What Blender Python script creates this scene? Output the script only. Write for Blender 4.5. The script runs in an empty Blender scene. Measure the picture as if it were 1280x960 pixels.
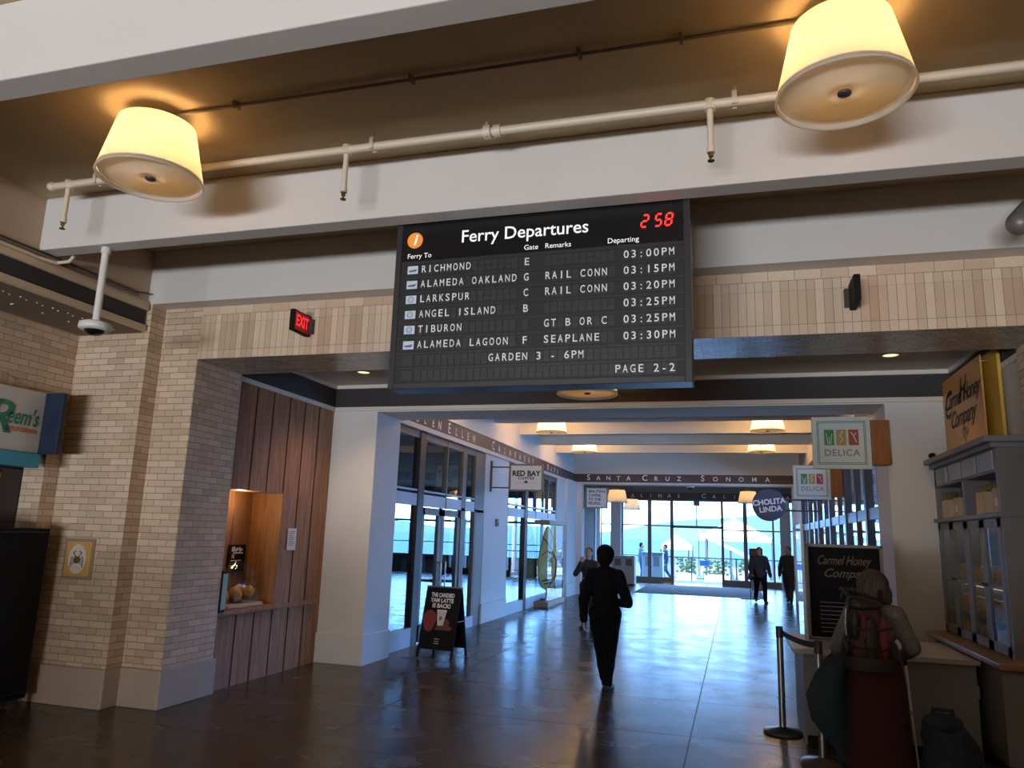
import bpy, bmesh, math, random
import numpy as np
from mathutils import Vector, Matrix
random.seed(7)
SC = bpy.context.scene
COL = SC.collection
PI = math.pi

# ---------------------------------------------------------------- camera
YAW, PIT, ROLL, FPX = math.radians(-16.613), math.radians(11.289), math.radians(1.852), 940.5
cam_d = bpy.data.cameras.new('camera'); cam = bpy.data.objects.new('camera', cam_d); COL.objects.link(cam)
fw = Vector((math.sin(YAW)*math.cos(PIT), math.cos(YAW)*math.cos(PIT), math.sin(PIT)))
r0 = Vector((math.cos(YAW), -math.sin(YAW), 0)); u0 = r0.cross(fw)
rt = math.cos(ROLL)*r0 + math.sin(ROLL)*u0; up = rt.cross(fw)
cam.matrix_world = Matrix(((rt.x, up.x, -fw.x, 0), (rt.y, up.y, -fw.y, 0), (rt.z, up.z, -fw.z, 1.75), (0, 0, 0, 1)))
cam_d.sensor_fit = 'HORIZONTAL'; cam_d.sensor_width = 36; cam_d.lens = 36*FPX/1280
cam_d.clip_start = .05; cam_d.clip_end = 9000
SC.camera = cam

# ---------------------------------------------------------------- world, sun, large lights, exposure
W = bpy.data.worlds.new('world'); SC.world = W; W.use_nodes = True
bg = W.node_tree.nodes['Background']; bg.inputs[0].default_value = (.31, .55, 1.0, 1); bg.inputs[1].default_value = 13.0
def lamp(name, kind, loc, energy, color, parent=None, **kw):
    d = bpy.data.lights.new(name, kind); d.energy = energy; d.color = color
    for k, v in kw.items(): setattr(d, k, v)
    o = bpy.data.objects.new(name, d); COL.objects.link(o); o.location = loc
    if parent: o.parent = parent
    return o
s = lamp('sun', 'SUN', (0, -20, 30), 7.0, (1, .93, .82), angle=.01)
s.rotation_euler = (math.radians(62), 0, math.radians(-18))
# daylight from the sunlit entrance of the hall behind the photographer
a = lamp('hall_entrance_daylight', 'AREA', (-2.6, -10.5, .55), 2300, (.90, .94, 1.0), shape='RECTANGLE', size=6.5, size_y=1.2)
a.rotation_euler = (math.radians(150), 0, 0)
def portal(loc, sx, sy, rot):
    o = lamp('daylight_portal', 'AREA', loc, 1, (1, 1, 1), shape='RECTANGLE', size=sx, size_y=sy)
    o.rotation_euler = rot; o.data.cycles.is_portal = True
portal((-1.6, 32.1, 1.7), 8.2, 3.4, (-PI/2, 0, 0))
portal((-10.3, 32.1, 1.8), 9.4, 3.2, (-PI/2, 0, 0))
portal((4.6, 32.1, 1.8), 4.2, 3.2, (-PI/2, 0, 0))
portal((7.0, 21, 1.8), 22, 3.0, (0, PI/2, 0))
SC.view_settings.view_transform = 'Standard'; SC.view_settings.look = 'None'
SC.view_settings.exposure = 0.0; SC.view_settings.gamma = 1.0; SC.view_settings.use_curve_mapping = False
SC.cycles.max_bounces = 8; SC.cycles.diffuse_bounces = 4; SC.cycles.glossy_bounces = 4; SC.cycles.transparent_max_bounces = 16
SC.cycles.sample_clamp_indirect = 4.0; SC.cycles.caustics_reflective = False; SC.cycles.caustics_refractive = False

# ---------------------------------------------------------------- materials
MATS = {}
def _new(name):
    m = bpy.data.materials.new(name); m.use_nodes = True
    nt = m.node_tree; b = nt.nodes['Principled BSDF']; MATS[name] = m
    return m, nt, b
def mat(name, col, rough=.6, metal=0, var=0.0, scale=6, bump=0, emit=None, es=1.0, spec=.5, coords='Object'):
    m, nt, b = _new(name)
    b.inputs['Base Color'].default_value = (*col, 1); b.inputs['Roughness'].default_value = rough
    b.inputs['Metallic'].default_value = metal; b.inputs['Specular IOR Level'].default_value = spec
    if emit: b.inputs['Emission Color'].default_value = (*emit, 1); b.inputs['Emission Strength'].default_value = es
    if var or bump:
        tc = nt.nodes.new('ShaderNodeTexCoord'); n = nt.nodes.new('ShaderNodeTexNoise')
        n.inputs['Scale'].default_value = scale; n.inputs['Detail'].default_value = 6
        nt.links.new(tc.outputs[coords], n.inputs['Vector'])
        if var:
            mx = nt.nodes.new('ShaderNodeMix'); mx.data_type = 'RGBA'
            mx.inputs[6].default_value = (*[c*(1-var) for c in col], 1); mx.inputs[7].default_value = (*[min(1, c*(1+var)) for c in col], 1)
            nt.links.new(n.outputs['Fac'], mx.inputs[0]); nt.links.new(mx.outputs[2], b.inputs['Base Color'])
        if bump:
            bp = nt.nodes.new('ShaderNodeBump'); bp.inputs['Strength'].default_value = bump; bp.inputs['Distance'].default_value = .01
            nt.links.new(n.outputs['Fac'], bp.inputs['Height']); nt.links.new(bp.outputs[0], b.inputs['Normal'])
    return m
def brick(name, bw, rh, c1, c2, mortar, ms=.006, offset=.5, rough=.55):
    m, nt, b = _new(name)
    tc = nt.nodes.new('ShaderNodeTexCoord'); br = nt.nodes.new('ShaderNodeTexBrick')
    br.offset = offset; br.inputs['Scale'].default_value = 1; br.inputs['Brick Width'].default_value = bw
    br.inputs['Row Height'].default_value = rh; br.inputs['Mortar Size'].default_value = ms/2; br.inputs['Mortar Smooth'].default_value = .3
    br.inputs['Color1'].default_value = (*c1, 1); br.inputs['Color2'].default_value = (*c2, 1); br.inputs['Mortar'].default_value = (*mortar, 1)
    nt.links.new(tc.outputs['UV'], br.inputs['Vector'])
    n = nt.nodes.new('ShaderNodeTexNoise'); n.inputs['Scale'].default_value = 2.5; nt.links.new(tc.outputs['UV'], n.inputs['Vector'])
    mx = nt.nodes.new('ShaderNodeMix'); mx.data_type = 'RGBA'; mx.blend_type = 'MULTIPLY'; mx.inputs[0].default_value = .25
    nt.links.new(br.outputs['Color'], mx.inputs[6]); nt.links.new(n.outputs['Color'], mx.inputs[7])
    sa = nt.nodes.new('ShaderNodeHueSaturation'); sa.inputs['Saturation'].default_value = 0; nt.links.new(n.outputs['Color'], sa.inputs['Color']); nt.links.new(sa.outputs[0], mx.inputs[7])
    nt.links.new(mx.outputs[2], b.inputs['Base Color']); b.inputs['Roughness'].default_value = rough
    bp = nt.nodes.new('ShaderNodeBump'); bp.invert = True; bp.inputs['Strength'].default_value = .6; bp.inputs['Distance'].default_value = .004
    nt.links.new(br.outputs['Fac'], bp.inputs['Height']); nt.links.new(bp.outputs[0], b.inputs['Normal'])
    return m
BC1, BC2, BMO = (.80, .62, .46), (.60, .44, .30), (.24, .165, .11)
brick('brick', .21, .066, BC1, BC2, BMO)
brick('brick_row', .21, .09, BC1, BC2, BMO, .004)
brick('brick_small', .068, .09, BC1, BC2, BMO, .004, 0)
brick('brick_soldier', .068, .30, BC1, (.55, .39, .25), BMO, .004, 0)
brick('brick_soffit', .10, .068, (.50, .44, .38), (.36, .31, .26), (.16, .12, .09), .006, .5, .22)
def wood(name, c1, c2, rough=.5, sx=1.2, sz=14):
    m, nt, b = _new(name)
    tc = nt.nodes.new('ShaderNodeTexCoord'); mp = nt.nodes.new('ShaderNodeMapping'); n = nt.nodes.new('ShaderNodeTexNoise')
    mp.inputs['Scale'].default_value = (sz, sz, sx); n.inputs['Scale'].default_value = 1.5; n.inputs['Detail'].default_value = 8; n.inputs['Distortion'].default_value = .6
    nt.links.new(tc.outputs['Object'], mp.inputs[0]); nt.links.new(mp.outputs[0], n.inputs['Vector'])
    cr = nt.nodes.new('ShaderNodeValToRGB'); cr.color_ramp.elements[0].color = (*c2, 1); cr.color_ramp.elements[1].color = (*c1, 1)
    cr.color_ramp.elements[0].position = .3; cr.color_ramp.elements[1].position = .7
    nt.links.new(n.outputs['Fac'], cr.inputs[0]); nt.links.new(cr.outputs[0], b.inputs['Base Color']); b.inputs['Roughness'].default_value = rough; b.inputs['Specular IOR Level'].default_value = .25
    return m
wood('redwood', (.45, .24, .14), (.26, .125, .068))
wood('redwood_in', (.40, .20, .085), (.25, .115, .045))
wood('sign_wood', (.36, .16, .05), (.24, .10, .03))
mat('groove', (.05, .02, .01), .8)
def floor_mat():
    m, nt, b = _new('floor')
    tc = nt.nodes.new('ShaderNodeTexCoord')
    n = nt.nodes.new('ShaderNodeTexNoise'); n.inputs['Scale'].default_value = 1.1; n.inputs['Detail'].default_value = 9; n.inputs['Roughness'].default_value = .65
    nt.links.new(tc.outputs['UV'], n.inputs['Vector'])
    cr = nt.nodes.new('ShaderNodeValToRGB'); cr.color_ramp.elements[0].color = (.050, .038, .024, 1); cr.color_ramp.elements[1].color = (.115, .092, .062, 1)
    cr.color_ramp.elements[0].position = .3; cr.color_ramp.elements[1].position = .7; nt.links.new(n.outputs['Fac'], cr.inputs[0])
    br = nt.nodes.new('ShaderNodeTexBrick'); br.offset = 0; br.inputs['Scale'].default_value = 1
    br.inputs['Brick Width'].default_value = 3.0; br.inputs['Row Height'].default_value = 1.55; br.inputs['Mortar Size'].default_value = .006; br.inputs['Mortar Smooth'].default_value = .1
    mp = nt.nodes.new('ShaderNodeMapping'); mp.inputs['Location'].default_value = (.44, .25, 0); nt.links.new(tc.outputs['UV'], mp.inputs[0]); nt.links.new(mp.outputs[0], br.inputs['Vector'])
    mx = nt.nodes.new('ShaderNodeMix'); mx.data_type = 'RGBA'; mx.inputs[7].default_value = (.015, .012, .01, 1)
    nt.links.new(br.outputs['Fac'], mx.inputs[0]); nt.links.new(cr.outputs[0], mx.inputs[6]); nt.links.new(mx.outputs[2], b.inputs['Base Color'])
    n2 = nt.nodes.new('ShaderNodeTexNoise'); n2.inputs['Scale'].default_value = 2.2; n2.inputs['Detail'].default_value = 7; nt.links.new(tc.outputs['UV'], n2.inputs['Vector'])
    mr = nt.nodes.new('ShaderNodeMapRange'); mr.inputs[1].default_value = .3; mr.inputs[2].default_value = .7; mr.inputs[3].default_value = .20; mr.inputs[4].default_value = .30
    nt.links.new(n2.outputs['Fac'], mr.inputs[0])
    ad = nt.nodes.new('ShaderNodeMath'); ad.operation = 'MULTIPLY_ADD'; ad.inputs[1].default_value = .25
    nt.links.new(br.outputs['Fac'], ad.inputs[0]); nt.links.new(mr.outputs[0], ad.inputs[2]); nt.links.new(ad.outputs[0], b.inputs['Roughness'])
    n3 = nt.nodes.new('ShaderNodeTexNoise'); n3.inputs['Scale'].default_value = 1.0; n3.inputs['Detail'].default_value = 3; m3 = nt.nodes.new('ShaderNodeMapping'); m3.inputs['Scale'].default_value = (.35, 2.4, 1); nt.links.new(tc.outputs['UV'], m3.inputs[0]); nt.links.new(m3.outputs[0], n3.inputs['Vector'])
    bp = nt.nodes.new('ShaderNodeBump'); bp.inputs['Strength'].default_value = .10; bp.inputs['Distance'].default_value = .02
    nt.links.new(n3.outputs['Fac'], bp.inputs['Height']); nt.links.new(bp.outputs[0], b.inputs['Normal'])
    b.inputs['Specular IOR Level'].default_value = .34
floor_mat()
def glass(name, tint, refl=1.0):
    m, nt, b = _new(name); nt.nodes.remove(b); out = nt.nodes['Material Output']
    t = nt.nodes.new('ShaderNodeBsdfTransparent'); t.inputs[0].default_value = (*tint, 1)
    g = nt.nodes.new('ShaderNodeBsdfGlossy'); g.inputs['Roughness'].default_value = .01; g.inputs[0].default_value = (.9, .95, 1, 1)
    f = nt.nodes.new('ShaderNodeFresnel'); f.inputs[0].default_value = 1.5
    ge = nt.nodes.new('ShaderNodeNewGeometry'); fr = nt.nodes.new('ShaderNodeMath'); fr.operation = 'MULTIPLY_ADD'; fr.inputs[1].default_value = -refl; fr.inputs[2].default_value = refl; nt.links.new(ge.outputs['Backfacing'], fr.inputs[0])
    mu = nt.nodes.new('ShaderNodeMath'); mu.operation = 'MULTIPLY'; nt.links.new(fr.outputs[0], mu.inputs[1]); nt.links.new(f.outputs[0], mu.inputs[0])
    mx = nt.nodes.new('ShaderNodeMixShader'); nt.links.new(mu.outputs[0], mx.inputs[0]); nt.links.new(t.outputs[0], mx.inputs[1]); nt.links.new(g.outputs[0], mx.inputs[2])
    nt.links.new(mx.outputs[0], out.inputs[0]); return m
glass('glass', (.86, .95, 1.0)); glass('glass_far', (.86, .95, 1.0), .6); glass('glass_case', (.9, .95, .97))
def shade_mat(name, col, tr=.55, clear=0):
    m, nt, b = _new(name); nt.nodes.remove(b); out = nt.nodes['Material Output']
    d = nt.nodes.new('ShaderNodeBsdfDiffuse'); t = nt.nodes.new('ShaderNodeBsdfTranslucent')
    d.inputs[0].default_value = (*col, 1); t.inputs[0].default_value = (*col, 1)
    mx = nt.nodes.new('ShaderNodeMixShader'); mx.inputs[0].default_value = tr
    nt.links.new(d.outputs[0], mx.inputs[1]); nt.links.new(t.outputs[0], mx.inputs[2]); nt.links.new(mx.outputs[0], out.inputs[0])
    if clear:
        c = nt.nodes.new('ShaderNodeBsdfTransparent'); m2 = nt.nodes.new('ShaderNodeMixShader'); m2.inputs[0].default_value = clear
        nt.links.new(mx.outputs[0], m2.inputs[1]); nt.links.new(c.outputs[0], m2.inputs[2]); nt.links.new(m2.outputs[0], out.inputs[0])
    return m
shade_mat('shade', (.92, .86, .74), .6, .14); shade_mat('shade_thin', (.92, .84, .70), .6, .5); shade_mat('diffuser', (.80, .76, .68), .45)
shade_mat('film', (.8, .78, .72), .6)
mat('paint', (.63, .60, .57), .7, var=.05, scale=1.5, bump=.06)
mat('paint_ceiling', (.50, .38, .22), .75, var=.12, scale=2.0, bump=.35)
mat('paint_pink', (.50, .37, .27), .75, var=.06, scale=2)
mat('paint_nave', (.74, .69, .63), .75, var=.05, scale=1.5)
mat('paint_grey', (.72, .71, .70), .7, var=.04, scale=2)
mat('trim_white', (.74, .69, .62), .5)
mat('trim_beige', (.62, .49, .34), .6)
mat('band_dark', (.030, .027, .030), .6)
mat('frieze', (.085, .058, .058), .55)
mat('soffit', (.18, .13, .09), .7)
mat('concrete', (.46, .37, .30), .6, var=.12, scale=5, bump=.1)
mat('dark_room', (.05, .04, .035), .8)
mat('shop_wall', (.22, .20, .19), .8)
mat('bronze', (.055, .050, .052), .4, .2)
mat('bronze_mid', (.17, .155, .15), .4, .2)
mat('frame_pale', (.55, .60, .68), .4)
mat('black', (.008, .008, .009), .6, spec=.15)
mat('black_gloss', (.008, .008, .01), .15)
mat('board_body', (.030, .031, .036), .35)
mat('board_header', (.006, .006, .007), .3)
mat('flap', (.022, .023, .026), .5)
mat('flap_gap', (.010, .010, .011), .6)
mat('letter', (.90, .91, .92), .5)
mat('header_letter', (.85, .85, .85), .5, emit=(.9, .95, 1), es=.5)
mat('led', (.6, .01, .01), .4, emit=(1, .03, .02), es=2.2)
mat('orange', (.75, .25, .03), .4, emit=(1, .35, .05), es=.35)
mat('icon_blue', (.62, .72, .85), .5)
mat('icon_dark', (.10, .16, .25), .5)
mat('exit_red', (.5, .01, .01), .4, emit=(1, .02, .03), es=1.6)
mat('exit_bg', (.10, .004, .004), .4, emit=(.5, .005, .01), es=.25)
mat('white', (.80, .80, .80), .5)
mat('white_metal', (.72, .70, .66), .4)
mat('pipe_paint', (.70, .60, .46), .45)
mat('chrome', (.55, .55, .56), .25, 1.0)
mat('steel', (.42, .42, .43), .35, 1.0)
mat('brass', (.35, .26, .12), .35, 1.0)
mat('navy', (.008, .022, .055), .5)
mat('teal', (.05, .32, .46), .5)
mat('sign_cream', (.62, .58, .52), .5)
mat('sign_green', (.03, .22, .12), .5); mat('sign_orange', (.72, .18, .04), .5)
mat('plaque_yellow', (.62, .36, .10), .5, var=.1, scale=12); mat('plaque_white', (.68, .62, .55), .5); mat('plaque_brown', (.17, .07, .03), .5); mat('plaque_rim', (.30, .24, .17), .5)
mat('paper', (.75, .72, .68), .6); mat('ink', (.02, .02, .022), .6); mat('ink_grey', (.20, .20, .20), .6)
mat('sign_white', (.70, .74, .76), .5)
mat('delica_face', (.62, .70, .70), .5)
mat('d_green', (.06, .25, .07), .5); mat('d_gold', (.45, .30, .07), .5); mat('d_red', (.42, .06, .04), .5); mat('d_grey', (.22, .20, .19), .5); mat('d_line', (.04, .17, .10), .5)
mat('chol_blue', (.035, .06, .15), .5)
mat('honey_yellow', (.60, .36, .03), .45); mat('honey_panel', (.62, .31, .09), .4)
mat('cab_grey', (.20, .21, .235), .5, var=.08, scale=5); mat('cab_panel', (.40, .43, .49), .5)
mat('counter_top', (.46, .44, .43), .45); mat('counter_body', (.23, .23, .25), .6, var=.08, scale=4); mat('ledge_brown', (.26, .15, .08), .4)
mat('honey', (.75, .30, .03), .15); mat('lid_gold', (.5, .36, .12), .35, .6)
mat('kraft', (.55, .44, .32), .7); mat('straw', (.35, .29, .12), .8, var=.3, scale=40)
mat('board_black', (.008, .008, .010), .7, spec=.15); mat('chalk_script', (.17, .13, .09), .6); mat('chalk_line', (.28, .28, .30), .6); mat('frame_wood_pale', (.30, .27, .24), .5)
mat('print_red', (.25, .035, .02), .5, var=.3, scale=25); mat('print_brown', (.16, .05, .025), .5, var=.3, scale=25)
mat('skin', (.45, .26, .18), .5); mat('skin_dark', (.20, .11, .08), .5)
mat('hair_black', (.008, .007, .007), .9, var=.3, scale=60, spec=.1); wood('hair_grey', (.12, .09, .07), (.022, .017, .013), .7, 4, 70); mat('hair_brown', (.05, .03, .02), .55)
mat('cloth_black', (.006, .0055, .009), .9, var=.2, scale=30, bump=.2, spec=.15); mat('trousers_black', (.006, .0055, .008), .9, var=.2, scale=30, bump=.2, spec=.15)
mat('shoe_black', (.010, .009, .009), .5)
mat('cloth_grey', (.15, .145, .15), .85, var=.75, scale=45, bump=.3); mat('cloth_burgundy', (.040, .009, .015), .85, var=.25, scale=10, bump=.2)
mat('strap_red', (.14, .022, .024), .7, var=.2, scale=20); mat('pack_red', (.065, .012, .014), .7, var=.25, scale=18); mat('pack_black', (.015, .012, .013), .6); mat('cloth_teal', (.014, .036, .052), .8, var=.2, scale=9)
mat('cloth_navy', (.010, .022, .05), .8, var=.2, scale=14); mat('cloth_brown', (.04, .032, .028), .85); mat('cloth_olive', (.035, .033, .028), .85, var=.2, scale=12); mat('cloth_jeans', (.05, .08, .14), .85); mat('cloth_tan', (.32, .20, .08), .85)
mat('yellow', (.68, .48, .06), .45, var=.12, scale=3); mat('yellow_light', (.75, .62, .18), .5); mat('vitrine_wood', (.34, .24, .15), .5)
mat('mat_grey', (.10, .11, .13), .95, var=.15, scale=40)
mat('bin_white', (.55, .55, .56), .4)
mat('deck', (.09, .088, .085), .8, var=.1, scale=2); mat('water', (.028, .062, .075), .6, bump=.2, scale=.6, spec=.08); mat('hill', (.075, .095, .078), .9, var=.25, scale=.01)
mat('tent', (.85, .85, .84), .7); mat('rail_dark', (.05, .05, .055), .5); mat('blue_sign', (.02, .08, .45), .5)
mat('leaf', (.03, .07, .02), .7)
mat('downlight', (.8, .6, .4), .4, emit=(1, .75, .45), es=1.5)
mat('tablet_glass', (.06, .09, .11), .1, emit=(.25, .45, .6), es=.15)
mat('food_gold', (.62, .33, .06), .5, var=.3, scale=15)
mat('amber', (.50, .20, .03), .3)
mat('leather', (.06, .05, .05), .5)

# ---------------------------------------------------------------- mesh helpers
_GL = {}
def glyphs(s, size=1, shear=0, spacing=1.0, bold=0.0, align='CENTER'):
    key = (s, size, shear, spacing, bold, align)
    if key not in _GL:
        c = bpy.data.curves.new('t', 'FONT'); c.body = s; c.size = size; c.shear = shear; c.space_character = spacing
        c.offset = bold; c.align_x = align; c.align_y = 'CENTER'; c.resolution_u = 3
        o = bpy.data.objects.new('t', c); COL.objects.link(o); bpy.context.view_layer.update()
        me = bpy.data.meshes.new_from_object(o.evaluated_get(bpy.context.evaluated_depsgraph_get()))
        _GL[key] = ([tuple(v.co) for v in me.vertices], [tuple(p.vertices) for p in me.polygons])
        bpy.data.objects.remove(o); bpy.data.curves.remove(c); bpy.data.meshes.remove(me)
    return _GL[key]
class MB:
    def __init__(s): s.v = []; s.f = []; s.m = []; s.mi = 0; s.sm = []; s.mats = []; s.uv = {}
    def use(s, m):
        if m not in s.mats: s.mats.append(m)
        s.mi = s.mats.index(m); return s
    def add(s, vs, fs, smooth=False):
        b = len(s.v); s.v += [tuple(v) for v in vs]
        for f in fs: s.f.append(tuple(b+i for i in f)); s.m.append(s.mi); s.sm.append(smooth)
        return s
    def box(s, x0, x1, y0, y1, z0, z1):
        return s.add([(x0,y0,z0),(x1,y0,z0),(x1,y1,z0),(x0,y1,z0),(x0,y0,z1),(x1,y0,z1),(x1,y1,z1),(x0,y1,z1)],
                     [(0,3,2,1),(4,5,6,7),(0,1,5,4),(1,2,6,5),(2,3,7,6),(3,0,4,7)])
    def cyl(s, p0, p1, r0, r1=None, n=16, cap=True):
        r1 = r0 if r1 is None else r1; p0 = Vector(p0); p1 = Vector(p1); d = (p1-p0).normalized()
        a = d.orthogonal().normalized(); b = d.cross(a); vs = []
        for p, r in ((p0, r0), (p1, r1)):
            for i in range(n): t = 2*PI*i/n; vs.append(p + r*(math.cos(t)*a + math.sin(t)*b))
        s.add(vs, [(i, (i+1) % n, n+(i+1) % n, n+i) for i in range(n)], True)
        if cap: s.add(vs[:n], [tuple(range(n))[::-1]]); s.add(vs[n:], [tuple(range(n))])
        return s
    def tube(s, pts, r, n=10):
        for a, b in zip(pts, pts[1:]): s.cyl(a, b, r, r, n)
        for p in pts[1:-1]: s.ball(p, (r, r, r), n, 6)
        return s
    def lathe(s, prof, c=(0,0,0), n=32):
        vs = [(c[0]+r*math.cos(2*PI*i/n), c[1]+r*math.sin(2*PI*i/n), c[2]+z) for r, z in prof for i in range(n)]
        return s.add(vs, [(k*n+i, k*n+(i+1) % n, (k+1)*n+(i+1) % n, (k+1)*n+i) for k in range(len(prof)-1) for i in range(n)], True)
    def ball(s, c, r, n=16, k=10):
        vs = [(c[0], c[1], c[2]-r[2])]
        for j in range(1, k):
            t = -PI/2 + PI*j/k
            for i in range(n): q = 2*PI*i/n; vs.append((c[0]+r[0]*math.cos(t)*math.cos(q), c[1]+r[1]*math.cos(t)*math.sin(q), c[2]+r[2]*math.sin(t)))
        vs.append((c[0], c[1], c[2]+r[2])); L = len(vs)-1
        fs = [(0, 1+(i+1) % n, 1+i) for i in range(n)] + [(L, L-n+i, L-n+(i+1) % n) for i in range(n)]
        for j in range(k-2): fs += [(1+j*n+i, 1+j*n+(i+1) % n, 1+(j+1)*n+(i+1) % n, 1+(j+1)*n+i) for i in range(n)]
        return s.add(vs, fs, True)
    def loft(s, rings, cap=True, smooth=True):
        n = len(rings[0]); vs = [p for r in rings for p in r]
        s.add(vs, [(k*n+i, k*n+(i+1) % n, (k+1)*n+(i+1) % n, (k+1)*n+i) for k in range(len(rings)-1) for i in range(n)], smooth)
        if cap: s.add(rings[0], [tuple(range(n))[::-1]]); s.add(rings[-1], [tuple(range(n))])
        return s
    def prism(s, poly, o, ex, ey, ez, d):   # 2-D outline in the plane (ex, ey) at o, thickness d along ez
        o, ex, ey, ez = map(Vector, (o, ex, ey, ez)); n = len(poly)
        f = [o+ex*x+ey*y for x, y in poly]; g = [p+ez*d for p in f]
        return s.add(f+g, [tuple(range(n)), tuple(range(2*n-1, n-1, -1))]+[(i, n+i, n+(i+1) % n, (i+1) % n) for i in range(n)])
    def disc(s, o, ex, ey, ez, rx, ry, d=.004, n=32):
        return s.prism([(rx*math.cos(2*PI*i/n), ry*math.sin(2*PI*i/n)) for i in range(n)], o, ex, ey, ez, d)
    def text(s, t, size, o, ex=(1,0,0), ey=(0,0,1), fit=None, **kw):
        vs, fs = glyphs(t, size, **kw); o, ex, ey = Vector(o), Vector(ex), Vector(ey)
        if fit:
            wd = max(v[0] for v in vs)-min(v[0] for v in vs); ex = ex*min(1, fit/wd) if fit > 0 else ex*(-fit/wd)
        return s.add([o+ex*x+ey*y for x, y, z in vs], fs)
    def build(s, name, m=None, parent=None, bevel=0, kind=None, flip=False):
        me = bpy.data.meshes.new(name); me.from_pydata(s.v, [], s.f)
        names = s.mats or [m]
        for k in names: me.materials.append(MATS[k])
        for p, i, sm in zip(me.polygons, s.m, s.sm): p.material_index = i if s.mats else 0; p.use_smooth = sm
        uv = me.uv_layers.new(name='UVMap')
        for p in me.polygons:
            nx, ny, nz = map(abs, p.normal)
            for li in p.loop_indices:
                vi = me.loops[li].vertex_index; x, y, z = me.vertices[vi].co
                if vi in s.uv: uv.data[li].uv = s.uv[vi]
                else: uv.data[li].uv = (x, y) if nz >= nx and nz >= ny else ((y, z) if nx > ny else (x, z))
        o = bpy.data.objects.new(name, me); COL.objects.link(o)
        if parent: o.parent = parent
        if kind: o['kind'] = kind
        if bevel:
            b = o.modifiers.new('bevel', 'BEVEL'); b.width = bevel; b.segments = 2; b.limit_method = 'ANGLE'
        return o
def thing(name, label, cat, loc=(0,0,0), rz=0, group=None):
    o = bpy.data.objects.new(name, None); COL.objects.link(o); o.location = loc; o.rotation_euler = (0, 0, rz)
    o.empty_display_size = .1
    return tag(o, label, cat, group)
def tag(o, label, cat, group=None):
    o['label'] = label; o['category'] = cat
    if group: o['group'] = group
    return o
def struct(name, m, *boxes, bevel=0, parent=None):
    b = MB()
    for x in boxes: b.box(*x)
    return b.build(name, m, parent, bevel, None if parent else 'structure')
def part(name, m, parent, *boxes, bevel=0):
    b = MB()
    for x in boxes: b.box(*x)
    return b.build(name, m, parent, bevel)
def dup(root, loc, rz=0, label=None, group=None):
    r = root.copy(); COL.objects.link(r); r.location = loc; r.rotation_euler = (0, 0, rz)
    if label: r['label'] = label
    if group: r['group'] = group
    for ch in list(root.children):
        c = ch.copy(); COL.objects.link(c); c.parent = r
        for g in list(ch.children):
            d = g.copy(); COL.objects.link(d); d.parent = c
    return r
# ---------------------------------------------------------------- the setting
CZ = 4.58
struct('floor', 'floor', (-15.2, 9.2, -20, 32.6, -.12, 0))
struct('ceiling', 'paint_ceiling', (-9, 6, -20, 6.4, CZ, 4.75))
for y in (-5.6, -3.5, -1.4, .63, 2.75, 4.87):
    struct('ceiling_beam', 'paint', (-5.88, 2.95, y, y+.17, 4.09, CZ), bevel=.008)
struct('wall_front_upper', 'paint', (-5.95, 2.95, 6.21, 7.17, 4.0, 4.75))
struct('wall_left_upper', 'paint_pink', (-6.8, -5.88, -20, 6.21, 3.71, 4.75))
struct('trim_1', 'band_dark', (-5.89, -5.872, -20, 6.19, 3.76, 3.93))
struct('trim_2', 'trim_beige', (-5.9, -5.835, -20, 6.19, 3.925, 3.99), (-5.9, -5.85, -20, 6.19, 3.99, 4.02), bevel=.006)
struct('trim_3', 'trim_beige', (-5.9, -5.84, -20, 6.19, 3.70, 3.765), bevel=.006)
sf = struct('trim_4', 'soffit', (-6.7, -5.9, -20, 6.19, 3.695, 3.712))
b = MB(); rr = random.Random(12)
for k in range(70): y = 6.05-k*.085; b.cyl((-6.12+.03*(k % 2), y, 3.688), (-6.12+.03*(k % 2), y, 3.697), .008, n=8)
for k in range(18): b.cyl((-6.35+rr.uniform(-.05, .05), 6.0-k*.3, 3.688), (-6.35, 6.0-k*.3, 3.697), .007, n=8)
b.build('perforation', 'trim_white', sf)
# brick side wall with a low arch over the shop opening
def arch_z(y, r=1.95, c=4.1, top=3.02, rise=.42):
    t = max(-1, min(1, (y-c)/r)); return top-rise*t*t
w = MB(); w.box(-7.0, -6.73, 6.03, 6.25, 0, 3.72); w.box(-7.0, -6.73, -20, 2.15, 0, 3.72)
N = 24; ys = [2.15+3.88*i/N for i in range(N+1)]
for a_, b_ in zip(ys, ys[1:]):
    z0, z1 = arch_z(a_), arch_z(b_)
    P = [(-6.73, a_, z0), (-6.73, b_, z1), (-6.73, b_, 3.72), (-6.73, a_, 3.72)]; Q = [(-7.0, *p[1:]) for p in P]
    w.add(P+Q, [(0, 1, 2, 3), (7, 6, 5, 4), (0, 4, 5, 1), (2, 6, 7, 3)])
w.build('wall_left', 'brick', kind='structure')
v = MB(); L = 0
for a_, b_ in zip(ys, ys[1:]):
    z0, z1 = arch_z(a_), arch_z(b_); d = math.hypot(b_-a_, z1-z0); k = len(v.v)
    v.add([(-6.722, a_, z0-.005), (-6.722, b_, z1-.005), (-6.722, b_, z1+.30), (-6.722, a_, z0+.30)], [(0, 1, 2, 3)])
    for i, q in enumerate(((L, 0), (L+d, 0), (L+d, .30), (L, .30))): v.uv[k+i] = q
    L += d
v.build('trim_5', 'brick_soldier', kind='structure')
struct('wall_left_pilaster', 'brick', (-6.735, -5.815, 6.21, 7.2, 0, 4.0))
struct('baseboard_left', 'concrete', (-6.77, -5.785, 6.17, 7.2, 0, .36), (-5.85, -5.315, 6.37, 7.2, 0, .36), bevel=.012)
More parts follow.
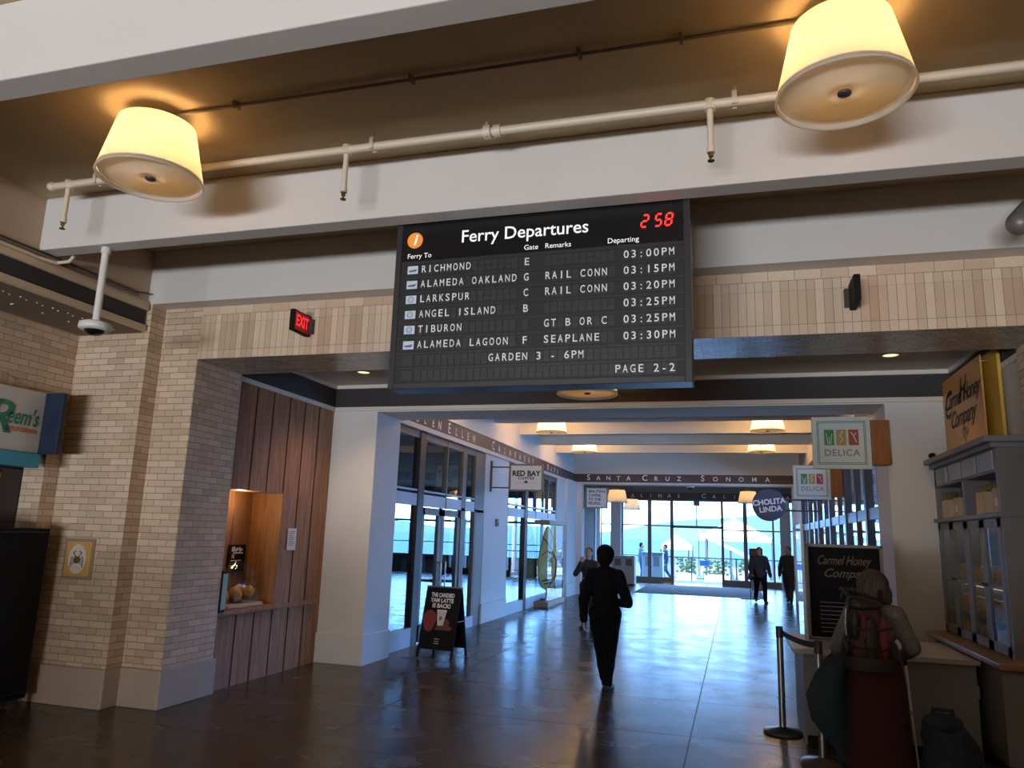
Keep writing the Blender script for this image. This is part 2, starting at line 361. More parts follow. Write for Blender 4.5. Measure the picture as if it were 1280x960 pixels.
struct('wall_pier', 'brick', (-5.83, -5.345, 6.41, 7.17, 0, 3.437), (-5.83, -5.345, 6.41, 7.17, 3.437, 4.0))
lt = MB(); x0, x1 = -5.345, 2.33
def strip(mname, z0, z1, uz):
    lt.use(mname); k = len(lt.v); lt.add([(x0, 6.41, z0), (x1, 6.41, z0), (x1, 6.41, z1), (x0, 6.41, z1)], [(0, 1, 2, 3)])
    for i, q in enumerate(((x0, uz), (x1, uz), (x1, uz+z1-z0), (x0, uz+z1-z0))): lt.uv[k+i] = q
strip('brick_small', 3.437, 3.527, 0); strip('brick_soldier', 3.527, 3.82, 0); strip('brick_small', 3.82, 3.91, 0); strip('brick_row', 3.91, 4.0, 0)
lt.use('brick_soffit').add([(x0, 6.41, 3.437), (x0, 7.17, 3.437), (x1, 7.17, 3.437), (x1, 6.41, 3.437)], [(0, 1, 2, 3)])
lt.use('paint').add([(x0, 7.17, 3.437), (x0, 7.17, 4.0), (x1, 7.17, 4.0), (x1, 7.17, 3.437)], [(0, 1, 2, 3)])
lt.build('wall_lintel', None, kind='structure')
struct('wall_right_pier', 'brick', (2.33, 3.2, 6.41, 7.17, 0, 4.0)); struct('baseboard_right', 'concrete', (2.30, 3.2, 6.37, 7.2, 0, .36))
struct('wall_right', 'brick', (2.95, 3.2, -20, 6.41, 0, 4.7))
struct('wall_back', 'shop_wall', (-9, 6, -20.2, -19.9, 0, 4.7))
# dark shop behind the arch
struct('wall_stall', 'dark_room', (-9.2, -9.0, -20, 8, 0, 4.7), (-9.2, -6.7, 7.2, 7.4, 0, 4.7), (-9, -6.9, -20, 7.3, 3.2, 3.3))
# antechamber
struct('ceiling_low', 'paint', (-5.9, 2.9, 7.17, 9.5, 3.74, 3.9))
struct('wall_wood', 'redwood', (-6.1, -5.75, 7.17, 9.42, 0, .78), (-5.83, -5.42, 7.17, 9.42, 2.155, 3.40), (-5.83, -5.42, 8.30, 9.42, .0, 2.155), (-5.83, -5.42, 7.17, 8.3, 0, .78))
bm_ = MB()
for y in (7.25, 7.60, 7.94, 8.30, 8.65, 9.01): bm_.box(-5.425, -5.416, y-.012, y+.012, 2.16 if y < 8.2 else 0, 3.40)
for y in (7.25, 7.60, 7.94): bm_.box(-5.425, -5.416, y-.012, y+.012, 0, .78)
bm_.build('trim_6', 'groove', kind='structure')
struct('trim_7', 'redwood_in', (-5.86, -5.83, 7.17, 8.3, .78, 2.155), (-5.835, -5.815, 7.50, 7.53, .8, 2.15), (-5.835, -5.815, 7.93, 7.96, .8, 2.15))
lamp('kiosk_window_light', 'POINT', (-5.62, 7.75, 2.08), 5, (1, .70, .40), shadow_soft_size=.05)
struct('trim_8', 'redwood_in', (-5.83, -5.40, 8.285, 8.315, .82, 2.16), bevel=.004)
struct('wall_antechamber', 'paint', (-6.2, -5.42, 7.17, 9.42, 3.40, 3.9), (2.40, 3.0, 7.17, 9.45, 0, 3.9))
struct('wall_end', 'paint_grey', (-5.46, -4.74, 9.40, 10.17, 0, 4.6), (1.68, 2.9, 9.40, 10.17, 0, 4.6), (-4.74, 1.68, 9.40, 10.17, 3.36, 4.6))
struct('baseboard_end', 'paint_grey', (-5.46, -4.72, 9.37, 10.19, 0, .38), (1.66, 2.42, 9.37, 10.19, 0, .38), bevel=.008)
struct('trim_9', 'band_dark', (-5.425, -5.40, 7.17, 9.40, 3.43, 3.69), (-5.42, 2.40, 9.38, 9.405, 3.43, 3.69), (2.38, 2.405, 7.17, 9.4, 3.43, 3.69))
struct('trim_10', 'trim_white', (-5.43, -5.385, 7.17, 9.40, 3.375, 3.43), (-5.42, 2.40, 9.365, 9.405, 3.375, 3.43), (2.365, 2.405, 7.17, 9.4, 3.375, 3.43), bevel=.004)
struct('trim_11', 'trim_white', (-5.43, -5.37, 7.17, 9.40, 3.69, 3.745), (-5.42, 2.40, 9.35, 9.405, 3.69, 3.745), (2.35, 2.405, 7.17, 9.4, 3.69, 3.745), bevel=.004)
struct('wall_closure', 'shop_wall', (-9, -5.8, 7.0, 9.6, 3.9, 4.7), (-9, 6, 7.1, 9.5, 3.9, 4.75), (2.9, 6, -20, -19.8, 0, 4.7))
# nave
struct('ceiling_nave', 'paint_nave', (-5.2, 2.2, 10.1, 23.7, CZ, 4.75))
for y in (11.25, 13.2, 15.2, 17.16, 19.11, 21.08):
    struct('ceiling_beam', 'paint_nave', (-4.9, 1.85, y, y+.17, 4.09, CZ))
struct('wall_nave_left', 'paint_nave', (-5.1, -4.90, 10.17, 23.65, 3.36, 4.6))
struct('wall_nave_right', 'paint_nave', (1.84, 2.1, 10.17, 23.65, 3.36, 4.6))
fz = struct('trim_12', 'frieze', (-4.93, -4.87, 10.17, 23.65, 3.44, 3.70))
t_ = MB()
for s_, y in (('G', 11.05), ('L', 11.39), ('E', 11.74), ('N', 12.03), ('E', 12.5), ('L', 12.86), ('L', 13.18), ('E', 13.5), ('N', 13.85), ('C', 15.1), ('A', 15.52), ('L', 15.94), ('A', 16.35), ('B', 16.77), ('A', 17.18), ('S', 17.6), ('A', 18.0), ('S', 18.4), ('N', 20.0), ('A', 20.4), ('P', 20.8), ('A', 21.2)):
    big = s_ in 'GC' or (s_ == 'E' and y == 12.5) or y == 20.0
    t_.text(s_, .27 if big else .20, (-4.868, y, 3.565 if big else 3.55), (0, 1, 0), bold=.003)
t_.build('lettering', 'letter', fz)
struct('trim_13', 'trim_white', (-4.93, -4.85, 10.17, 23.65, 3.70, 3.73), (-4.93, -4.84, 10.17, 23.65, 3.36, 3.44), bevel=.004)
struct('trim_14', 'frieze', (1.80, 1.86, 10.17, 23.65, 3.44, 3.70)); struct('trim_15', 'trim_white', (1.78, 1.86, 10.17, 23.65, 3.36, 3.44), (1.79, 1.86, 10.17, 23.65, 3.70, 3.73))
struct('wall_nave_piers', 'paint_grey', (-5.05, -4.88, 14.66, 16.34, 0, 3.36), (-5.05, -4.88, 21.2, 22.3, 0, 3.36), (-5.05, -4.80, 22.25, 23.65, 0, 3.44), (-5.05, -4.88, 10.17, 10.45, 0, 3.36))
struct('baseboard_nave', 'paint_grey', (-5.05, -4.85, 14.64, 16.36, 0, .38), (-5.05, -4.85, 21.2, 22.2, 0, .38), (-5.05, -4.77, 22.2, 23.6, 0, .38), bevel=.006)
def bars(name, m, X, d, parent, ys=(), zs=(), y0=0, y1=0, z0=0, z1=0):
    b = MB()
    for y, wd in ys: b.box(X-d, X+d, y-wd/2, y+wd/2, z0, z1)
    for z, h in zs: b.box(X-d*.8, X+d*.8, y0, y1, z-h/2, z+h/2)
    return b.build(name, m, parent)
# shop windows on the left of the nave
w1 = struct('window_1', 'bronze', (-4.99, -4.87, 11.27, 11.50, 0, 3.36))
bars('frame', 'bronze_mid', -4.93, .045, w1, [(12.55, .05), (13.45, .2), (14.12, .07), (14.40, .5)], [(3.30, .12)], 10.45, 14.66, 2.15, 3.36)
bars('transom', 'frame_pale', -4.93, .05, w1, (), [(2.25, .19), (2.40, .03)], 10.45, 14.66)
bars('mullion', 'bronze_mid', -4.93, .045, w1, [(13.45, .2), (14.14, .06), (14.42, .46)], (), 0, 0, 0, 2.2)
bars('sill', 'frame_pale', -4.92, .06, w1, (), [(.14, .28)], 10.45, 11.3); bars('sill', 'frame_pale', -4.92, .06, w1, (), [(.10, .20)], 13.5, 14.2)
g = MB()
for y0, y1, z0, z1 in ((10.45, 11.27, .28, 2.15), (10.45, 11.27, 2.34, 3.3), (11.5, 12.52, 2.34, 3.3), (12.58, 13.35, 2.34, 3.3), (13.55, 14.15, 2.34, 3.3), (13.55, 14.1, .2, 2.15)):
    g.box(-4.935, -4.93, y0, y1, z0, z1)
g.build('pane', 'glass', w1)
for i, (y0, y1, hy) in enumerate(((11.52, 12.40, 12.30), (12.42, 13.34, 12.52))):
    d = struct('door_%d' % (i+1), 'bronze_mid', (-4.96, -4.90, y0, y0+.13, .02, 2.14), (-4.96, -4.90, y1-.13, y1, .02, 2.14), (-4.96, -4.90, y0, y1, 2.02, 2.14), (-4.96, -4.90, y0, y1, .02, .28))
    MB().box(-4.935, -4.93, y0+.12, y1-.12, .28, 2.02).build('pane', 'glass', d)
    MB().tube([(-4.90, hy, .82), (-4.83, hy, .82), (-4.83, hy, 1.24), (-4.90, hy, 1.24)], .014).build('handle', 'steel', d)
w2 = struct('window_2', 'bronze', (-4.99, -4.87, 17.80, 18.05, 0, 3.36), (-4.97, -4.89, 16.34, 16.42, 0, 3.36))
bars('frame', 'bronze_mid', -4.93, .045, w2, [(18.9, .06), (20.2, .08), (21.15, .1)], [(3.30, .12)], 16.34, 21.2, 2.2, 3.36)
bars('transom', 'frame_pale', -4.93, .05, w2, (), [(2.25, .2), (2.42, .04)], 16.34, 21.2); bars('sill', 'frame_pale', -4.92, .06, w2, (), [(.12, .24)], 16.34, 21.2)
g = MB()
for y0, y1, z0, z1 in ((16.42, 17.8, .24, 2.15), (16.42, 17.8, 2.44, 3.3), (18.05, 21.15, 2.44, 3.3), (18.05, 21.15, .24, 2.15)): g.box(-4.935, -4.93, y0, y1, z0, z1)
g.build('pane', 'glass', w2)
# shop windows on the right of the nave
w3 = struct('window_3', 'bronze', *[(1.83, 1.95, y, y+.16, 0, 3.36) for y in (10.2, 12.1, 14.3, 16.6, 18.9, 21.2, 23.3)])
bars('frame', 'bronze', 1.89, .045, w3, [(y, .06) for y in (11.2, 13.2, 15.4, 17.7, 20.0, 22.2)], [(3.3, .12), (2.2, .16), (.1, .2)], 10.2, 23.6, .1, 3.36)
MB().box(1.885, 1.89, 10.3, 23.5, .2, 3.3).build('pane', 'glass', w3)
# rooms behind the shop windows: closed boxes with a window wall to the daylight
def shop(nm, xa, xb, n):
    struct('ceiling_%s' % nm, 'shop_wall', (xa, xb, 9.9, 32.0, 3.75, 3.95))
    bx = [(xa, xb, 9.75, 9.95, 0, 3.9), (xa, xb, 31.8, 32.05, 3.3, 4.7)]
    bx += [(xa-.15, xa, 9.8, 32, 0, 3.9), (xb, xb+.15, 24.1, 32, 0, 3.9)] if nm == 'coffee' else [(xa-.15, xa, 24.1, 32, 0, 3.9), (xb, xb+.15, 9.8, 32, 3.3, 3.9), (xb, xb+.15, 9.8, 32, 0, .3)]
    struct('wall_%s' % nm, 'shop_wall', *bx)
    k = int((xb-xa)/1.15); st = (xb-xa)/k
    w = struct('window_%d' % n, 'bronze', *[(xa+q*st-.06, xa+q*st+.06, 31.8, 31.95, 0, 3.3) for q in range(k+1)])
    part('transom', 'bronze', w, (xa, xb, 31.83, 31.93, 2.2, 2.3), (xa, xb, 31.8, 31.95, 0, .78 if nm == 'coffee' else .25), (xa, xb, 31.85, 31.92, 1.3, 1.34))
    MB().box(xa, xb, 31.88, 31.885, .25, 3.3).build('pane', 'glass_far', w)
shop('coffee', -15.0, -5.62, 4); shop('deli', 2.56, 6.8, 5)
w = struct('window_7', 'bronze', *[(6.8, 6.92, 9.9+q*1.84, 10.0+q*1.84, .3, 3.3) for q in range(13)])
part('transom', 'bronze', w, (6.82, 6.9, 9.9, 32, 2.2, 2.3)); MB().box(6.855, 6.86, 9.9, 32, .3, 3.3).build('pane', 'glass_far', w)
struct('wall_shop_side', 'shop_wall', (-5.62, -5.05, 23.9, 24.1, 0, 3.9), (2.1, 2.6, 23.7, 24.1, 0, 3.9), (2.0, 2.1, 9.9, 10.2, 0, 3.9), (-5.1, -4.99, 9.9, 10.2, 0, 3.9), (-5.7, -4.95, 9.9, 24.1, 3.75, 3.95), (1.95, 2.6, 9.9, 24.1, 3.75, 3.95), (2.3, 6.9, 9.8, 9.95, 0, 4))
struct('wall_light_blocker', 'shop_wall', (-1.0, 2.95, -2.3, -2.0, 0, 1.65), (-2.4, -1.0, -2.3, -2.0, 0, .9), (-8.9, -4.1, -2.3, -2.0, 0, 1.0))  # unseen walls added behind the camera to block hall light from the lower foreground
# end wall of the nave with its lettered band
struct('wall_far', 'paint_nave', (-5.0, 2.0, 23.65, 24.1, 3.44, 4.6), (-5.3, -4.63, 23.65, 24.1, 0, 3.44), (1.62, 2.2, 23.65, 24.1, 0, 3.44))
f2 = struct('trim_16', 'frieze', (-4.9, 1.85, 23.61, 23.66, 3.44, 3.70))
def spaced(mb, word, xa, xb, y, z, size, small):
    n = len(word)
    for i, c in enumerate(word): mb.text(c, size if i == 0 else small, (xa+(xb-xa)*i/(n-1), y, z+(.015 if i == 0 else 0)), bold=.003)
t_ = MB()
for wd, xa, xb in (('SANTA', -4.42, -3.16), ('CRUZ', -2.66, -1.62), ('SONOMA', -.92, .94)): spaced(t_, wd, xa, xb, 23.606, 3.565, .25, .19)
t_.build('lettering', 'letter', f2)
struct('trim_17', 'trim_white', (-4.9, 1.85, 23.58, 23.66, 3.385, 3.44), (-4.9, 1.85, 23.59, 23.66, 3.70, 3.73), (-4.63, 1.62, 23.65, 24.12, 3.38, 3.44))
# vestibule and glazed end
struct('ceiling_vestibule', 'paint_nave', (-5.8, 2.8, 24.0, 32.2, 4.4, 4.6))
struct('wall_vestibule', 'shop_wall', (-5.6, -5.4, 24.0, 30.4, 0, 4.5), (-5.6, -5.4, 30.4, 32.1, 3.4, 4.5), (2.35, 2.55, 24.0, 32.1, 0, 4.5), (-5.6, 2.6, 31.75, 32.05, 3.30, 4.6))
struct('wall_vestibule_piers', 'paint_grey', (-4.97, -4.55, 31.6, 32.0, 0, 3.4), (1.66, 2.02, 31.6, 32.0, 0, 3.4), (-5.5, -5.36, 30.2, 30.5, 0, 3.4))
f3 = struct('trim_18', 'frieze', (-5.4, 2.35, 31.70, 31.76, 3.36, 3.64))
t_ = MB()
for wd, xa, xb in (('SALINAS', -4.45, -2.2), ('CALISTOGA', -1.2, 2.0)): spaced(t_, wd, xa, xb, 31.695, 3.49, .26, .20)
t_.build('lettering', 'letter', f3)
w6 = struct('window_6', 'bronze_mid', *[(a_, b_, 31.82, 31.98, 0, 3.32) for a_, b_ in ((-4.55, -4.48), (-3.47, -3.32), (-2.56, -2.43), (-.56, -.46), (.29, .44), (1.38, 1.45), (2.02, 2.06), (2.30, 2.4), (-5.42, -5.38))])
zb = MB()
for a_, b_, z in ((-5.4, -4.97, 2.3), (-4.5, -3.4, 2.30), (-3.4, -2.5, 2.29), (-.5, .3, 2.18), (.4, 1.66, 2.18), (2.02, 2.35, 2.2)):
    zb.box(a_, b_, 31.86, 31.94, z-.025, z+.025); zb.box(a_, b_, 31.84, 31.96, .0, .24)
zb.box(-2.5, -.5, 31.82, 31.98, 2.22, 2.32); zb.box(-1.53, -1.49, 31.86, 31.94, 2.3, 3.32)
zb.build('transom', 'bronze_mid', w6)
g = MB()
for a_, b_, z0, z1 in ((-5.4, -4.97, .2, 3.32), (-4.5, -3.46, .2, 3.32), (-3.33, -2.55, .2, 3.32), (-2.44, -.55, 2.3, 3.32), (-.47, .3, .2, 3.32), (.43, 1.66, .2, 3.32), (2.04, 2.32, .2, 3.32)): g.box(a_, b_, 31.895, 31.90, z0, z1)
g.build('pane', 'glass_far', w6)
ex = part('exit_plate', 'bronze_mid', w6, (-1.62, -1.38, 31.78, 31.84, 3.12, 3.32))
# outdoors
struct('ground_pier_deck', 'deck', (-30, 30, 32.2, 37.4, -.5, -.12))
struct('water', 'water', (-3000, 3000, 37, 4000, -3.2, -3.0))
hb = MB(); rng = random.Random(3); n = 90
def hz(i, lo):
    x = i/n; return 20+150*lo*(.55+.45*math.sin(x*9+lo*2))*(.6+.4*math.sin(x*23+1.7*lo))+12*math.sin(x*71)
R = [[(-3400+6800*i/n, y, z) for i in range(n+1)] for y, z in ((2500, -5), (2700, 0), (3050, 0), (3400, -5))]
R[1] = [(x, y, max(4, hz(i, .75)*.6)) for i, (x, y, z) in enumerate(R[1])]; R[2] = [(x, y, max(8, hz(i, 1.0))) for i, (x, y, z) in enumerate(R[2])]
hb.add([p for r in R for p in r], [(k*(n+1)+i, k*(n+1)+i+1, (k+1)*(n+1)+i+1, (k+1)*(n+1)+i) for k in range(3) for i in range(n)], True)
hb.build('hills', 'hill', kind='structure')
# ---------------------------------------------------------------- lamps
def drum(name, label, loc, drop, power, group=None, stem=0.0):
    # loc = middle of the shade's bottom rim; drop = distance up to the ceiling
    t = thing(name, label, 'ceiling lamp', loc, 0, group)
    MB().lathe([(.334, .004), (.340, .0), (.347, .001), (.350, .006), (.346, .012), (.255, .41), (.250, .413)], n=48).build('lamp_shade', 'shade', t)
    MB().lathe([(.334, .030), (.30, .034), (.29, .026), (.20, .030), (.19, .022), (.12, .026), (.11, .018), (.03, .022), (.03, .030), (.334, .036)], n=48).build('diffuser', 'diffuser', t)
    MB().lathe([(0, .002), (.022, .003), (.034, .010), (.036, .022), (.03, .028)], n=20).build('finial', 'bronze', t)
    MB().cyl((0, 0, .03), (0, 0, drop), .012, n=8).lathe([(.0, drop-.03), (.085, drop-.03), (.09, drop)], n=24).build('canopy', 'bronze_mid', t)
    MB().lathe([(.02, .398), (.15, .398), (.15, .404), (.02, .404)], n=40).build('top_plate', 'bronze_mid', t)
    lamp(name+'_bulb', 'POINT', (.0, 0, .22), power, (1, .60, .25), t, shadow_soft_size=.09)
    return t
G1 = 'drum lamps under the white ceiling'
dr0 = drum('drum_lamp', 'large drum ceiling lamp hanging in front of the beam beside the red clock', (.61, 3.93, 4.075), .5, 19, G1)
NAVE_BULB = bpy.data.objects['drum_lamp_bulb'].data.copy(); NAVE_BULB.energy = 75; VEST_BULB = NAVE_BULB.copy(); VEST_BULB.energy = 7
def dl(loc, label, group):
    r = dup(dr0, loc, 0, label, group)
    for c in r.children:
        if c.type == 'LIGHT' and loc[1] > 10: c.data = NAVE_BULB if loc[1] < 24 else VEST_BULB
        if loc[1] > 10 and loc[1] < 24 and c.name.startswith('lamp_shade'): c.material_slots[0].link = 'OBJECT'; c.material_slots[0].material = MATS['shade_thin']
    return r
dl((-3.84, 3.93, 4.075), 'drum ceiling lamp hanging nearest to the white pole camera', G1)
# (copied children include the bulb)
dl((-1.58, 8.3, 3.33), 'drum lamp on the low ceiling just beyond the departures board', 'drum lamp of the passage')
GN = 'drum lamps between the nave beams'
for x, y, l in ((-3.88, 16.2, 'smaller drum lamp above the coffee shop, first behind the header'), (-3.88, 20.1, 'small drum lamp on the coffee shop side, further back before the last beam'),
                (.68, 16.2, 'bright drum lamp high beside the nearer square deli sign'), (.68, 20.1, 'small drum lamp directly below and behind the bright one on the deli side'), (-3.88, 12.2, 'drum lamp behind the wall over the coffee shop doors'), (.68, 12.2, 'drum lamp hidden behind the header on the deli side')):
    MB().cyl((0, 0, .49), (0, 0, .60), .014, n=10).lathe([(0, .585), (.07, .585), (.075, .6)], n=20).build('stem', 'bronze_mid', dl((x, y, 3.98), l, GN))
GV = 'drum lamps of the far vestibule'
for x, y, z, l in ((-3.72, 25.0, 2.88, 'drum lamp hanging beside the square white slogan sign in the vestibule'), (-3.95, 30.5, 2.86, 'dimmer drum lamp against the glazing, behind and below its neighbour'), (.44, 27.6, 3.05, 'drum lamp half hidden behind the round blue sign')):
    t = dl((x, y, z), l, GV); MB().cyl((0, 0, .40), (0, 0, 4.4-z), .01, n=8).build('stem', 'bronze', t)
# ---------------------------------------------------------------- sprinkler pipe, conduits, cables
PY, PZ = 4.50, 4.47
t = thing('sprinkler_pipe', 'cream sprinkler pipe running along the front of the beam', 'pipe', (-1.5, PY, PZ))
MB().cyl((-3.9, 0, 0), (4.3, 0, 0), .030, n=16).ball((-3.9, 0, 0), (.04, .04, .04), 12, 8).build('pipe', 'pipe_paint', t)
for x in (-5.22, -2.66, -.09, 2.45):
    d = MB().cyl((x+1.5, 0, .0), (x+1.5, 0, -.30), .020, n=12).cyl((x+1.5, 0, -.04), (x+1.5, 0, .03), .036, n=12).cyl((x+1.5, 0, -.30), (x+1.5, 0, -.335), .026, n=12).build('drop', 'pipe_paint', t)
    MB().cyl((x+1.5, 0, -.335), (x+1.5, 0, -.36), .016, n=10).cyl((x+1.5, 0, -.36), (x+1.5, 0, -.385), .008, n=8).cyl((x+1.5, 0, -.385), (x+1.5, 0, -.391), .022, n=12).build('sprinkler_head', 'brass', d)
for x in (-4.93, -2.45, .06, 2.2):
    h = MB(); h.cyl((x+1.5, 0, .02), (x+1.5, 0, CZ-PZ), .007, n=8)
    h.box(x+1.485, x+1.515, -.036, .036, .028, .06).box(x+1.485, x+1.515, -.037, -.03, -.03, .04).box(x+1.485, x+1.515, .03, .037, -.03, .04); h.build('hanger', 'pipe_paint', t)
h = MB()
h.cyl((-.10, 0, 0), (-.05, 0, 0), .05, n=14).cyl((-.03, 0, 0), (.02, 0, 0), .044, n=14).cyl((-.075, -.03, -.05), (-.075, -.03, .06), .011, n=8); h.build('coupling', 'pipe_paint', t)
t = thing('ceiling_conduit', 'thin brown conduit clipped to the ceiling between the two big lamps', 'conduit', (-1.6, 3.93, CZ-.02))
MB().cyl((-2.2, 0, 0), (2.15, 0, 0), .011, n=10).build('tube', 'soffit', t)
for x in (-3.2, -1.9, -.82, -.23): MB().box(x+1.59, x+1.61, -.035, .035, -.014, .02).cyl((x+1.6, -.02, -.03), (x+1.6, -.02, .02), .006, n=6).build('clip', 'soffit', t)
t = thing('wall_cables', 'two thin dark cables along the pinkish wall above the beige ledge', 'cable', (-5.865, 2, 4.05))
MB().tube([(0, -3, .03), (.005, 2.4, .025), (.004, 3.2, .03), (.02, 4.0, .02), (.05, 4.12, .04)], .009, 8).build('upper_cable', 'bronze', t)
MB().tube([(.005, -3, -.005), (.008, 3.0, -.01), (.01, 4.05, .0)], .008, 8).build('lower_cable', 'soffit', t)
t = thing('white_conduit', 'white conduit bending up off the pinkish wall to the beam', 'conduit', (-5.85, 4.6, 4.0))
MB().tube([(0, -2.5, .02), (.0, .25, .015), (.03, .42, .02), (.10, .48, .05), (.16, .47, .095)], .016, 10).build('tube', 'pipe_paint', t)
# ---------------------------------------------------------------- pole camera
t = thing('pole_camera', 'white dome camera on a long white pole hanging from the beam', 'security camera', (-5.22, 4.96, 4.09))
MB().cyl((0, 0, 0), (0, 0, -.05), .04, n=20).cyl((0, 0, -.05), (0, 0, -.68), .030, n=20).build('pole', 'white_metal', t)
MB().lathe([(.03, -.66), (.09, -.67), (.128, -.685), (.13, -.73), (.11, -.745), (0, -.745)], n=32).build('housing', 'white_metal', t)
MB().ball((0, 0, -.735), (.085, .085, .055), 20, 12).build('dome', 'black_gloss', t)
# cylindrical spotlight at the right
t = thing('spotlight', 'grey cylindrical spotlight by the upper wall at the picture edge', 'spotlight', (1.92, 5.6, 3.95))
d = Vector((.55, .15, .62)).normalized(); hb_ = MB(); hb_.cyl((0, 0, 0), d*.42, .085, n=24).ball((0, 0, 0), (.085, .085, .085), 20, 12); hb_.build('housing', 'bronze_mid', t)
MB().cyl(d*.38, d*.38+Vector((0, 0, CZ-3.95-d.z*.38)), .015, n=8).build('stem', 'bronze', t)
# ---------------------------------------------------------------- departures board
BX0, BX1, BYF, BZ0, BZ1 = -2.487, -.25, 5.06, 2.79, 4.22
BCX = (BX0+BX1)/2
t = thing('departures_board', 'black split-flap ferry departures board with white lettering and red clock', 'departures board', (BCX, BYF, 0))
b = MB(); b.box(BX0-BCX, BX1-BCX, .012, .22, BZ0, BZ1); b.build('cabinet', 'board_body', t, .006)
b = MB()
for x in (BX0-BCX, BX1-BCX-.048): b.box(x, x+.048, 0, .02, BZ0, BZ1)
b.box(BX0-BCX+.048, BX1-BCX-.048, 0, .02, BZ0, BZ0+.045); b.build('bezel', 'board_body', t, .004)
for x in (-.7, .7): MB().cyl((x, .12, BZ1), (x, .12, CZ), .02, n=10).build('hanger_rod', 'steel', t)
hd = part('header_panel', 'board_header', t, (-2.44-BCX, -.298-BCX, .004, .02, 3.795, BZ1))
def bt(mb, s, size, x, z, al='LEFT', y=.002, **kw): mb.text(s, size, (x-BCX, y, z), align=al, **kw)
b = MB(); bt(b, 'Ferry Departures', .140, -1.955, 3.957, bold=.001, fit=.975); b.build('title', 'header_letter', hd)
for s_, x in (('Ferry To', -2.39), ('Gate', -1.453), ('Remarks', -1.293), ('Departing', -.832)):
    b = MB(); bt(b, s_, .056, x, 3.832); b.build('column_heading', 'header_letter', hd)
MB().disc((-2.331-BCX, .003, 3.961), (1, 0, 0), (0, 0, 1), (0, -1, 0), .064, .064, .004).build('information_disc', 'orange', hd)
b = MB(); b.text('i', .12, (-2.331-BCX, -.003, 3.961), bold=.003, shear=.25); b.build('information_letter', 'header_letter', hd)
def seg7(mb, ch, x, z, w_, h_, sl=.18):
    S = {'2': 'abged', '5': 'afgcd', '8': 'abcdefg'}[ch]; k = .012
    def bar(xa, za, xb, zb):
        P = [(xa, za), (xb, zb)]; dx, dz = xb-xa, zb-za; l = math.hypot(dx, dz); nx, nz = -dz/l*k/2, dx/l*k/2; ux, uz = dx/l*.006, dz/l*.006
        q = [(xa+ux+nx, za+uz+nz), (xb-ux+nx, zb-uz+nz), (xb-ux-nx, zb-uz-nz), (xa+ux-nx, za+uz-nz)]
        mb.prism([(x+px_+sl*pz_, z+pz_) for px_, pz_ in q][::-1], (0, -.002, 0), (1, 0, 0), (0, 0, 1), (0, -1, 0), .003)
    for s_ in S:
        bar(*{'a': (0, h_, w_, h_), 'b': (w_, h_/2, w_, h_), 'c': (w_, 0, w_, h_/2), 'd': (0, 0, w_, 0), 'e': (0, 0, 0, h_/2), 'f': (0, h_/2, 0, h_), 'g': (0, h_/2, w_, h_/2)}[s_])
for ch, x in (('2', -.592), ('5', -.497), ('8', -.425)):
    ck = MB(); seg7(ck, ch, x-BCX, 3.916, .042, .088); ck.build('clock_digit', 'led', hd)
P_ = .0519
ROWS = [(3.720, 'ship', 'RICHMOND', 'E', '', '03:00PM'), (3.601, 'ship', 'ALAMEDA OAKLAND', 'G', 'RAIL CONN', '03:15PM'), (3.482, 'ring', 'LARKSPUR', 'C', 'RAIL CONN', '03:20PM'),
        (3.362, 'ring', 'ANGEL ISLAND', 'B', '', '03:25PM'), (3.243, 'ring', 'TIBURON', '', 'GT B OR C', '03:25PM'), (3.123, 'ship', 'ALAMEDA LAGOON', 'F', 'SEAPLANE', '03:30PM'), (3.003, '', None, '', '', ''), (2.889, '', None, '', '', '')]
FREE = {3.003: ('GARDEN 3 - 6PM', -1.678, .0512), 2.889: ('PAGE 2-2', -.754, .0527)}
for z, ic, dest, gate, rem, tm in ROWS:
    b = MB(); b.use('flap_gap').box(-2.44-BCX, -.298-BCX, .008, .022, z-.0595, z+.0595)
    b.use('board_body').box(-2.44-BCX, -.298-BCX, .003, .012, z+.047, z+.0598)
    xs = [-2.246+.0519*i for i in range(15)]+[-1.427]+[-1.267+.0521*i for i in range(10)]+[-.696+.0527*i for i in range(7)]
    if dest is None: xs = [-2.246+.0519*i for i in range(37)]
    b.use('flap')
    for x in xs:
        b.box(x-.022-BCX, x+.022-BCX, .004, .012, z-.040, z-.0008); b.box(x-.022-BCX, x+.022-BCX, .004, .012, z+.0008, z+.040)
    b.box(-2.382-BCX, -2.291-BCX, .004, .012, z-.04, z+.04)
    row = b.build('display_row', None, t)
    def put(nm, s_, x, p):
        if not s_: return
        l = MB()
        for i, c in enumerate(s_):
            if c != ' ': l.text(c, .080, (x+p*i-BCX, .0015, z), fit=.036, bold=.0006)
        l.build(nm, 'letter', row)
    if dest is None: put('message_text', *FREE[z])
    else:
        put('destination_text', dest, -2.246, .0519); put('gate_text', gate, -1.427, .05); put('remarks_text', rem, -1.267, .0521); put('time_text', tm, -.696, .0527)
    if ic:
        i_ = MB(); i_.use('icon_blue').box(-2.380-BCX, -2.293-BCX, .001, .006, z-.032, z+.032); i_.use('icon_dark')
        if ic == 'ship': i_.prism([(-.034, -.004), (.036, .006), (.026, -.014), (-.026, -.016)][::-1], (-2.337-BCX, .001, z), (1, 0, 0), (0, 0, 1), (0, -1, 0), .002)
        else:
            for r in (.024, .013):
                n = 24; P = [(r*math.cos(2*PI*k/n), r*math.sin(2*PI*k/n)) for k in range(n)]; Q = [(x*.82, y*.82) for x, y in P]
                i_.add([(-2.337-BCX+x, -.0005, z+y) for x, y in P+Q], [(k, (k+1) % n, n+(k+1) % n, n+k) for k in range(n)])
        i_.build('icon', None, row)
